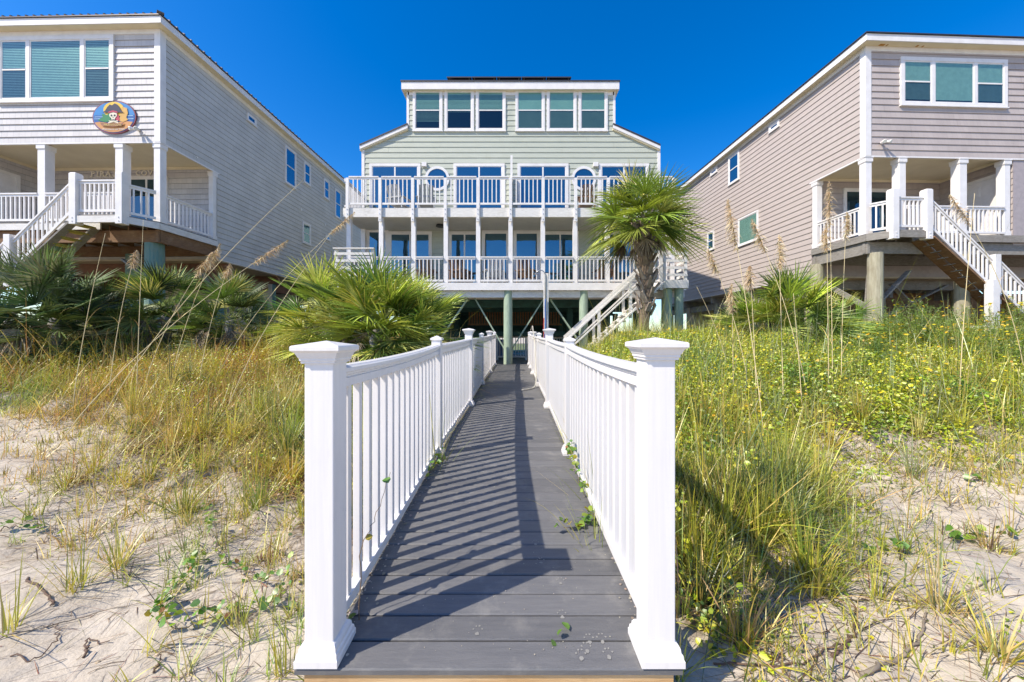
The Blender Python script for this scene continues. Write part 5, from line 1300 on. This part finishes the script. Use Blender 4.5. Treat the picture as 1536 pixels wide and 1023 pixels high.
for (lb, pts, r, m) in (
    ('long yellowish runner root lying across the right sand', [(1125,928),(1180,915),(1235,900),(1265,888)], .006, GRY),
    ('dark curving root on the lower right sand', [(1072,1000),(1180,1003),(1245,975),(1300,945),(1340,930)], .005, BRN),
    ('knotted brown root winding up the right sand', [(1248,988),(1275,965),(1283,930),(1280,905),(1310,900)], .008, BRN),
    ('thick grey root in the lower right corner of the sand', [(1290,1020),(1335,1000),(1370,975),(1385,940),(1390,920)], .011, GRY),
    ('thin looping runner on the right sand', [(1240,945),(1237,970),(1262,1000),(1300,1015),(1340,1010)], .0035, BRN),
    ('dry runner crossing the far right of the sand', [(1300,900),(1380,905),(1450,890),(1530,870)], .006, GRY),
    ('thin looping runner on the lower left sand', [(20,985),(50,992),(85,965),(82,940),(60,950)], .0035, BRN),
    ('bare brown stick lying on the lower left sand', [(124,988),(130,975),(132,965),(162,972)], .006, BRN),
    ('short dark stick on the lower left sand', [(232,1010),(236,1000),(240,990)], .006, BRN),
    ('long grey runner sweeping over the left sand', [(0,960),(60,945),(140,925),(225,905),(300,900)], .004, GRY),
    ('dark runner below the left tufts', [(40,870),(70,895),(80,910),(75,895)], .007, BRN),
    ('dead stem draped from the left bank down the sand', [(60,665),(110,700),(150,745),(215,760)], .006, GRY)):
    vine('dry_root', lb, pts, 0, 0, None, r, .012, 'roots and sticks on the sand', 'root', m)
# shells and pebbles
for (px, py, r, lb) in ((236,984,.012,'small round tan shell on the lower left sand'),(147,995,.010,'grey shell half sunk in the sand near the sticks'),(1395,985,.014,'dry curled leaf coloured shell on the lower right sand')):
    x, y, z = ghit(px, py); m = MB(); n = 12
    m.tube([(0,0,-r*.4),(0,0,-r*.1),(0,0,r*.35),(0,0,r*.6),(0,0,r*.68)], [r*.8,r,r*.85,r*.5,r*.1], n)
    o = m.build('seashell', flat('shell_tan', (.50,.38,.24)), None, smooth=True); o.location = (x,y,z+.002); o.scale = (1.2,.8,1); tag(o, lb, 'seashell', 'shells on the sand')

# ================================================================== palms
def fans(centres, dirs, rad, nb, cols, droop=.16, spread=2.5, wid=.026, jit=.24, seg=5):
    """fan leaves: centres (n,3) petiole tips, dirs (n,3) outward"""
    n = len(centres); d = nrm(dirs)
    up = np.array([0,0,1.0]); s = nrm(np.cross(d, up)+1e-6*rng.normal(size=(n,3))); nn = nrm(np.cross(s, d))
    # tilt the fan plane a little at random about its axis
    ro = rng.normal(0, .5, n)[:, None]; s2 = s*np.cos(ro)+nn*np.sin(ro); n2 = nn*np.cos(ro)-s*np.sin(ro)
    th = np.linspace(-spread/1.0, spread/1.0, nb)[None, :, None]*np.ones((n,1,1))
    th = th+rng.normal(0, .035, (n,nb,1))
    D = d[:, None]*np.cos(th)+s2[:, None]*np.sin(th)+n2[:, None]*.18*np.abs(np.sin(th))
    D = nrm(D).reshape(-1, 3)
    L = (rad[:, None]*(1-.30*(np.abs(th[..., 0])/spread)**2)*rng.uniform(.88, 1.06, (n, nb))).ravel()
    b = np.repeat(centres, nb, 0)
    tang = nrm(-d[:, None]*np.sin(th)+s2[:, None]*np.cos(th)).reshape(-1, 3)
    nv = np.repeat(n2, nb, 0); sg = np.where(np.arange(len(b)) % 2 == 0, 1., -1.)[:, None]
    wv = nrm(tang+nv*.55*sg)
    w = rad.repeat(nb)*wid/.8*rng.uniform(.85, 1.15, len(b))
    col = pal(cols, n, jit).repeat(nb, 0)*rng.uniform(.62, 1.3, (n*nb, 1))
    ts = np.linspace(0, 1, seg+1); prof = np.where(ts < .45, .55+ts*1.0, 1-((ts-.45)/.55)**1.3*.97)
    g = (droop*rng.uniform(.5, 1.5, n)).repeat(nb)*rng.uniform(.8, 1.25, n*nb)
    return arcs(b, D, L, g, wv, w, col, seg, prof)
def stems(a, b_, w, col, sag=.1):
    d = b_-a; L = np.linalg.norm(d, axis=1); n = len(a)
    dn = nrm(d); g = np.full(n, sag); dn2 = nrm(d+np.array([0,0,1])*(g*L)[:, None]) 
    L2 = np.linalg.norm(d+np.array([0,0,1])*(g*L)[:, None], axis=1)
    out = []
    for k in range(2):
        wv = nrm(np.cross(dn, np.array([0,0,1.0]) if k == 0 else nrm(np.cross(dn, np.array([0,0,1.0])))))
        out.append(arcs(a, dn2, L2, g*L/L2, wv, np.full(n, w), np.repeat(np.array([col]), n, 0), 5, np.ones(6)))
    return out
PG = [(2,(.06,.10,.02)),(3,(.13,.20,.03)),(3,(.24,.30,.045)),(1.2,(.45,.42,.10)),(.7,(.40,.34,.16))]
PD = [(3,(.06,.11,.03)),(3,(.12,.17,.045)),(1,(.26,.27,.13))]
PB = [(1.2,(.10,.17,.02)),(3,(.23,.33,.035)),(3.6,(.43,.50,.06)),(1.8,(.64,.62,.14))]
DEAD = [(2,(.22,.17,.11)),(1,(.14,.10,.065)),(1,(.30,.24,.16))]
def palmetto(px, y, ztop, n, pet, rad, cols, label, lean=(0,0), nb=28, dead=9, lo=-.45, sp=1.3, group='palmetto bushes in front of the houses'):
    x = (px-768)*y/F; z = g1(x, y)
    t = thing('palmetto_bush', label, 'palmetto', (x,y,z), 0, group)
    top = E+(505-ztop)*y/F-z; core = max(.15, top-pet-rad*.72)
    a = rng.uniform(0, 2*np.pi, n); el = np.arcsin(rng.uniform(lo, .98, n))
    d = np.stack([np.cos(a)*np.cos(el)+lean[0], np.sin(a)*np.cos(el)+lean[1], np.sin(el)], 1); d = nrm(d)
    hb = np.clip(.45+.55*np.sin(el)+rng.normal(0, .12, n), .15, 1)*core
    b = np.stack([rng.normal(0, .06, n), rng.normal(0, .06, n), hb], 1)
    p = pet*rng.uniform(.7, 1.15, n)
    tip = b+d*p[:, None]; tip[:, 2] -= .04*p
    dd = d.copy(); dd[:, 2] -= .15
    V, Q, C = merge([fans(tip, dd, rad*rng.uniform(.8, 1.15, n), nb, cols, .15, sp)]+stems(b, tip, .016, (.22,.27,.07), .05))
    npmesh('fronds', V, Q, C, M['palmleaf'], t)
    if dead:
        a = rng.uniform(0, 2*np.pi, dead); d = np.stack([np.cos(a)*.8, np.sin(a)*.8, rng.uniform(-.7, -.1, dead)], 1)
        b = np.stack([d[:,0]*.1, d[:,1]*.1, np.full(dead, core*.7)], 1); tip = b+nrm(d)*(pet*.75)
        V, Q, C = merge([fans(tip, d+np.array([0,0,-.8]), np.full(dead, rad*.75), 20, DEAD, .5, 1.3, .026)]+stems(b, tip, .014, (.25,.19,.12), .05))
        npmesh('dead_fronds', V, Q, C, M['straw'], t)
    m = MB(); k = 7; m.tube([(rnd.gauss(0,.02),rnd.gauss(0,.02),-.15+(core*.8+.15)*q/k) for q in range(k+1)], [.085*(1+.25*rnd.uniform(-1,1)) for q in range(k+1)], 9)
    m.build('trunk', M['grey_wood'], t, smooth=True)
for a in (
    (15,7.6,345,60,.65,.88,PD,'dark green palmetto at the far left edge below the white stair'),
    (85,7.3,368,62,.62,.84,PD,'dark palmetto second from the left edge of the picture'),
    (150,8.0,398,46,.55,.72,PD,'low dark palmetto under the left house porch'),
    (250,8.6,385,54,.58,.76,PG,'mid green palmetto in front of the teal porch pile'),
    (345,8.4,400,52,.52,.72,PG,'yellowish green palmetto under the corner of the grey house'),
    (455,9.6,425,24,.55,.60,PG,'small palmetto between the grey house and the big palmetto clump'),
    (492,7.9,388,72,.62,.86,PB,'large palmetto on the left of the big clump beside the boardwalk'),
    (562,7.2,370,92,.66,.96,PB,'tallest palmetto in the middle of the clump beside the boardwalk'),
    (632,7.7,400,72,.58,.84,PB,'palmetto on the right of the clump reaching over the railing'),
    (1130,9.0,412,44,.55,.70,PB,'palmetto right of the palm tree behind tall straw stalks'),
    (1190,8.6,396,60,.62,.84,PB,'bright palmetto in front of the taupe house corner'),
    (1250,9.0,420,40,.55,.65,PB,'small palmetto beside the tan porch pile of the taupe house')): palmetto(*a)

def palm_tree():
    y = 10.6; x = (966-768)*y/F; z0 = g1(x, y); zc = E+(505-326)*y/F-z0
    t = thing('cabbage_palm', 'cabbage palm with a rough booted trunk and round fan crown beside the deck stair', 'palm tree', (x,y,z0))
    path = [(.0,0,-.2),(-.04,0,.3),(-.01,0,.8),(.07,0,1.4),(.08,0,2.0),(.02,0,2.8),(-.06,0,zc-.1)]
    rad = [.20,.165,.15,.165,.19,.20,.14]
    tm = pmat('palm_bark', (.20,.145,.10), (.13,.09,.06), scale=6, rough=.9, bump=.8, bscale=14, stretch=(1,1,5), c3=(.30,.24,.18), s3=4, a3=.6, bdist=.03)
    MB().tube(path, rad, 14).build('trunk', tm, t, smooth=True)
    b = MB(); k = 0; h = 1.05
    while h < zc-.15:
        a = k*2.4; r = .19; q = (h-.8)/2
        cxx = float(np.interp(h, [p[2] for p in path], [p[0] for p in path]))
        ca, sa = math.cos(a), math.sin(a); o = rnd.uniform(.10, .20)*(.45+.55*min(1,max(0,(h-1.3)/.5))); w = rnd.uniform(.06, .10); ln = rnd.uniform(.22, .36)
        base = [(cxx+ca*r*.8-sa*w, sa*r*.8+ca*w, h), (cxx+ca*r*.8+sa*w, sa*r*.8-ca*w, h)]
        tw = rnd.uniform(-.12,.12)
        tip = [(cxx+ca*(r+o)-sa*(w*.45+tw), sa*(r+o)+ca*(w*.45+tw), h+ln), (cxx+ca*(r+o)+sa*(w*.45-tw), sa*(r+o)-ca*(w*.45-tw), h+ln*rnd.uniform(.8,1))]
        b.prism([base[0], base[1], tip[1], tip[0]], (ca*.035, sa*.035, -.03)); k += 1; h += .052
    b.build('leaf_bases', pmat('boot_grey', (.34,.28,.23), (.20,.15,.11), scale=7, rough=.9, bump=.6, bscale=25, bdist=.02), t)
    n = 66; a = np.arange(n)*2.39996; el = np.arcsin(np.linspace(-.34, .97, n)+rng.normal(0, .05, n).clip(-.02, .02))
    d = np.stack([np.cos(a)*np.cos(el), np.sin(a)*np.cos(el), np.sin(el)], 1)
    bb = np.stack([-.06+.08*np.cos(a), .08*np.sin(a), zc-.25+.35*np.sin(el)], 1); p = np.where(np.arange(n) % 3 == 0, rng.uniform(.12, .3, n), rng.uniform(.5, .85, n))
    tip = bb+d*p[:, None]; tip[:, 2] -= .12*(1-np.sin(el))*p; dd = d.copy(); dd[:, 2] -= .22
    V, Q, C = merge([fans(tip, dd, rng.uniform(.98, 1.3, n)*np.where(p < .31, .72, 1), 34, PB, .24, 1.3, .022, seg=6)]+stems(bb, tip, .02, (.25,.30,.07), .08))
    npmesh('crown', V, Q, C, M['palmleaf'], t)
    n = 9; a = rng.uniform(0, 2*np.pi, n); d = np.stack([np.cos(a), np.sin(a), np.full(n, -.6)], 1)
    bb = np.stack([-.06+.1*np.cos(a), .1*np.sin(a), np.full(n, zc-.5)], 1); tip = bb+nrm(d)*.5
    V, Q, C = merge([fans(tip, d*.4+np.array([0,0,-1.2]), np.full(n, .6), 22, DEAD, .1, .9, .03)]+stems(bb, tip, .018, (.28,.22,.15), .05))
    npmesh('dead_fronds', V, Q, C, M['straw'], t)
palm_tree()

# ================================================================== sea oats
def oat(base, tip, y0, y1, label, plume=.4, hook=.10, r=.0055, size=1.0, group='tall sea oats stalks'):
    bx, by = base; tx, ty = tip
    b = ((bx-768)*y0/F, y0, E+(505-by)*y0/F); b = (b[0], b[1], min(b[2], g1(b[0], b[1])+.25))
    e = ((tx-768)*y1/F, y1, E+(505-ty)*y1/F)
    d = vsub(e, b); L = math.sqrt(sum(q*q for q in d)); sd = 1 if d[0] >= 0 else -1
    gb = (b[0]-d[0]*.08, b[1], g1(b[0], b[1])-.02); t = thing('sea_oats', label, 'sea oats', gb, 0, group)
    pts = [gb]
    for k in range(1, 19):
        s = k/18; pts.append((b[0]+d[0]*s**1.25, b[1]+d[1]*s, b[2]+d[2]*s+math.sin(s*math.pi)*hook*L*.6))
    MB().tube(pts, [r*(1-.65*k/18) for k in range(19)], 6).build('stalk', flat('oat_stem', (.74,.60,.33), .6) if 'oat_stem' not in bpy.data.materials else bpy.data.materials['oat_stem'], t, smooth=True, off=gb)
    if plume:
        n = int(330*size); P = np.array(pts)-np.array(gb); k0 = int(18*(1-plume/L*1.0)); k0 = max(9, min(15, k0))
        s = rng.uniform(k0, 17.99, n); i = s.astype(int); f = (s-i)[:, None]; c = P[i]*(1-f)+P[i+1]*f
        q = ((s-k0)/(18-k0)); fat = np.sin(np.clip(q*.85+.12, 0, 1)*math.pi)*.075*size
        az = rng.normal(0 if sd > 0 else math.pi, 1.1, n); dd = nrm(np.stack([np.cos(az), np.sin(az)*.8, rng.uniform(-.5, .7, n)], 1))
        V, Q, C = merge([arcs(c, dd, fat*rng.uniform(.6, 1.6, n)+.012, rng.uniform(.4, 1.1, n), nrm(rng.normal(size=(n,3))), rng.uniform(.006, .012, n)*size, pal([(3,(.64,.48,.28)),(2,(.48,.34,.18)),(1,(.75,.62,.42))], n, .15), 3)])
        npmesh('seed_head', V, Q, C, M['straw'], t)
    n = 5; ks = rng.integers(2, 10, n); c = (np.array(pts)-np.array(gb))[ks]
    V, Q, C = blades(c, rng.uniform(.25, .6, n), rng.uniform(.3, .8, n), rng.uniform(.3, .8, n), np.full(n, .006), [(1,G_DRY),(1,G_TAN)], 5)
    npmesh('leaves', V, Q, C, M['straw'], t)
for a in (
    ((150,600),(455,270),4.6,5.2,'longest bare stalk slanting right across the grey house side',0,.03),
    ((100,650),(432,360),4.4,5.6,'sea oats stalk slanting right with a brown plume on the grey house wall',.35,.04),
    ((330,560),(532,318),6.2,6.8,'sea oats stalk ending beside the left corner of the duplex deck',.3,.05),
    ((220,540),(318,378),5.8,6.0,'feathery sea oats plume at the corner of the grey house porch',.45,.06),
    ((260,560),(330,365),6.0,6.1,'second feathery plume just right of the porch corner plume',.4,.06),
    ((165,520),(205,375),5.6,5.7,'curled sea oats under the stair of the grey house',.35,.12),
    ((205,560),(215,330),5.4,5.5,'straight pale stalk in front of the teal porch pile',0,.06),
    ((110,560),(158,350),5.2,5.3,'thin stalk in front of the left porch stair',0,.03),
    ((340,620),(500,345),5.0,5.4,'thin leaning stalk in front of the air conditioning unit',0,.04),
    ((300,560),(345,395),6.0,6.3,'short stalk between the palmettos left of the boardwalk',.22,.10),
    ((1150,700),(1092,298),4.2,4.4,'tall sea oats with a drooping plume leaning left by the taupe house',.55,.05),
    ((1210,590),(1128,328),5.2,5.4,'sea oats with a thick plume in front of the large side window',.55,.06),
    ((1249,590),(1244,272),5.6,5.6,'sea oats with an upright brown plume before the taupe porch',.62,.02),
    ((1262,580),(1270,318),5.6,5.7,'sea oats close beside the upright plume before the porch rail',.45,.03),
    ((1243,600),(1240,335),5.4,5.4,'shorter sea oats with a small plume at porch rail height',.3,.03),
    ((1440,560),(1462,290),5.0,5.0,'sea oats with a large plume in front of the taupe house stair',.0,.02),
    ((1536,480),(1425,292),5.8,5.6,'heavy brown plume hanging over the landing rail of the taupe house',.6,.12),
    ((1175,600),(1168,352),5.0,5.1,'slim sea oats standing left of the bright palmetto',.4,.03),
    ((1120,560),(1062,372),5.6,5.7,'sea oats with a plume between the palm tree and the taupe house',.45,.06),
    ((1100,600),(1098,425),5.2,5.2,'short sea oats with a curled plume above the right bank',.4,.05),
    ((1135,620),(1125,398),5.0,5.0,'pale stalk left of the palmetto on the right bank',.25,.02),
    ((1205,640),(1190,440),4.8,4.9,'bare stalk rising in front of the bright palmetto',0,.02),
    ((1090,545),(1045,430),6.2,6.2,'bare stalk leaning left next to the palm tree',0,.03),
    ): oat(*a)

# ================================================================== flowering shrubs on the right
def shrub(px, y, top, wid, label, seedcol, flowers=60):
    x = (px-768)*y/F; z = g1(x, y); h = E+(505-top)*y/F-z
    t = thing('flowering_shrub', label, 'shrub', (x,y,z), 0, 'shrubs in front of the taupe house')
    n = 46; a = rng.uniform(0, 2*np.pi, n); ln = rng.uniform(0, .62, n)
    d = nrm(np.stack([np.cos(a)*np.sin(ln)*wid, np.sin(a)*np.sin(ln)*wid, np.cos(ln)], 1)); L = h*rng.uniform(.6, 1.02, n); b = np.zeros((n,3)); b[:, :2] = rng.normal(0, .06, (n,2))
    w = nrm(np.cross(d, [0,0,1.]))
    S = arcs(b, d, L, np.full(n, .04), w, np.full(n, .008), pal([(1,(.14,.12,.06))], n), 4, np.ones(5))
    npmesh('stems', *S, M['leaf'], t)
    m = 130; k = np.repeat(np.arange(n), m); s = rng.uniform(.22, 1.02, n*m)
    c = b[k]+d[k]*(L[k]*s)[:, None]; c[:, 2] -= .04*L[k]*s**2
    az = rng.uniform(0, 2*np.pi, n*m); lf = nrm(np.stack([np.cos(az), np.sin(az), rng.uniform(.1, 1.2, n*m)], 1))
    V, Q, C = arcs(c, lf, rng.uniform(.04, .11, n*m)*(1.2-.5*s), np.full(n*m, .1), nrm(rng.normal(size=(n*m,3))), np.full(n*m, .008), pal(seedcol, n*m, .2), 2)
    npmesh('foliage', V, Q, C, M['leaf'], t)
    if flowers:
        k = rng.integers(0, n, flowers); c = b[k]+d[k]*L[k][:, None]+rng.normal(0, .03, (flowers,3))
        V, Q, C = leafs(c, rng.uniform(.03, .06, flowers), [(3,(.85,.60,.01)),(1,(.75,.42,.01))], .5, 1.0); npmesh('blossom', V, Q, C, M['leaf'], t)
SG = [(3,(.20,.32,.03)),(2,(.30,.40,.04)),(1,(.11,.20,.03))]
for a in ((1385,7.6,440,1.2,'feathery bright green shrub in front of the taupe house stair support',SG,8),
          (1340,7.8,475,1.2,'yellow flowered shrub at the foot of the tan porch pile',SG,70),
          (1425,7.0,475,1.3,'yellow flowered shrub just below the white stair post',SG,60),
          (1500,7.4,452,1.3,'large yellow flowered shrub under the stair at the right edge',SG,90),
          (1300,7.2,500,1.2,'low yellow flowered shrub between the palmetto and the feathery shrub',SG,50),
          (1520,6.2,495,1.2,'nearest yellow flowered shrub at the right edge of the picture',SG,60),
          (1440,9.2,452,1.0,'green shrub behind the stair of the taupe house',SG,20),
          (1345,8.8,455,1.0,'green yellow flowered shrub between the porch piles of the taupe house',SG,30),
          (1085,8.6,488,1.1,'low shrub with a few yellow flowers left of the bright palmetto',SG,16),
          (1040,8.0,500,1.0,'small flowering shrub between the palm trunk and the palmetto',SG,14),
          (1290,8.4,478,1.0,'small green shrub between the palmetto and the tan porch pile',SG,12),
          (205,8.0,455,1.1,'green bush filling the gap under the grey house porch',SG,0),
          (395,9.0,440,1.1,'green bush below the wall of the grey house',SG,0),
          (430,8.4,468,1.1,'low green bush left of the big palmetto clump',SG,0),
          (1528,8.2,440,1.1,'tall shrub under the lowest steps at the right edge',SG,40)): shrub(*a)
# ================================================================== light, sky, camera
sun_dir = (-1.12, -.64, 1.375)            # towards the sun, measured from the post's shadow on the boards
el = math.atan2(sun_dir[2], math.hypot(sun_dir[0], sun_dir[1]))
w = bpy.data.worlds.new('World'); SC.world = w; w.use_nodes = True; nt = w.node_tree; nt.nodes.clear()
out = nt.nodes.new('ShaderNodeOutputWorld'); bg = nt.nodes.new('ShaderNodeBackground'); sk = nt.nodes.new('ShaderNodeTexSky')
sk.sky_type = 'NISHITA'; sk.sun_disc = False; sk.sun_elevation = el
sk.sun_rotation = math.atan2(sun_dir[0], sun_dir[1])
sk.altitude = 0; sk.air_density = 1.0; sk.dust_density = .6; sk.ozone_density = 3.0
hs = nt.nodes.new('ShaderNodeHueSaturation'); hs.inputs['Saturation'].default_value = SKY_SAT; hs.inputs['Value'].default_value = 1.12; hs.inputs['Hue'].default_value = .509
nt.links.new(sk.outputs[0], hs.inputs['Color']); nt.links.new(hs.outputs[0], bg.inputs[0]); bg.inputs[1].default_value = SKY_STR
nt.links.new(bg.outputs[0], out.inputs[0])
sd = bpy.data.lights.new('sun', 'SUN'); sd.energy = SUN_STR; sd.angle = R(.5); sd.color = (1.0,.92,.79)
so = bpy.data.objects.new('sun', sd); COL.objects.link(so)
from mathutils import Vector
so.rotation_euler = Vector(sun_dir).to_track_quat('Z', 'Y').to_euler(); so.location = (-20,-12,25)
cd = bpy.data.cameras.new('camera'); cam = bpy.data.objects.new('camera', cd); COL.objects.link(cam); SC.camera = cam
cam.location = (0,0,E); cam.rotation_euler = (R(90),0,0)
cd.sensor_width = 36; cd.lens = 36*F/1536; cd.shift_x = 0; cd.shift_y = (505-511.5)/1536; cd.clip_end = 3000; cd.clip_start = .05
SC.view_settings.view_transform = 'Standard'; SC.view_settings.look = 'None'; SC.view_settings.exposure = EXPO; SC.view_settings.gamma = 1
SC.cycles.max_bounces = 6; SC.cycles.transparent_max_bounces = 8; SC.cycles.use_denoising = True
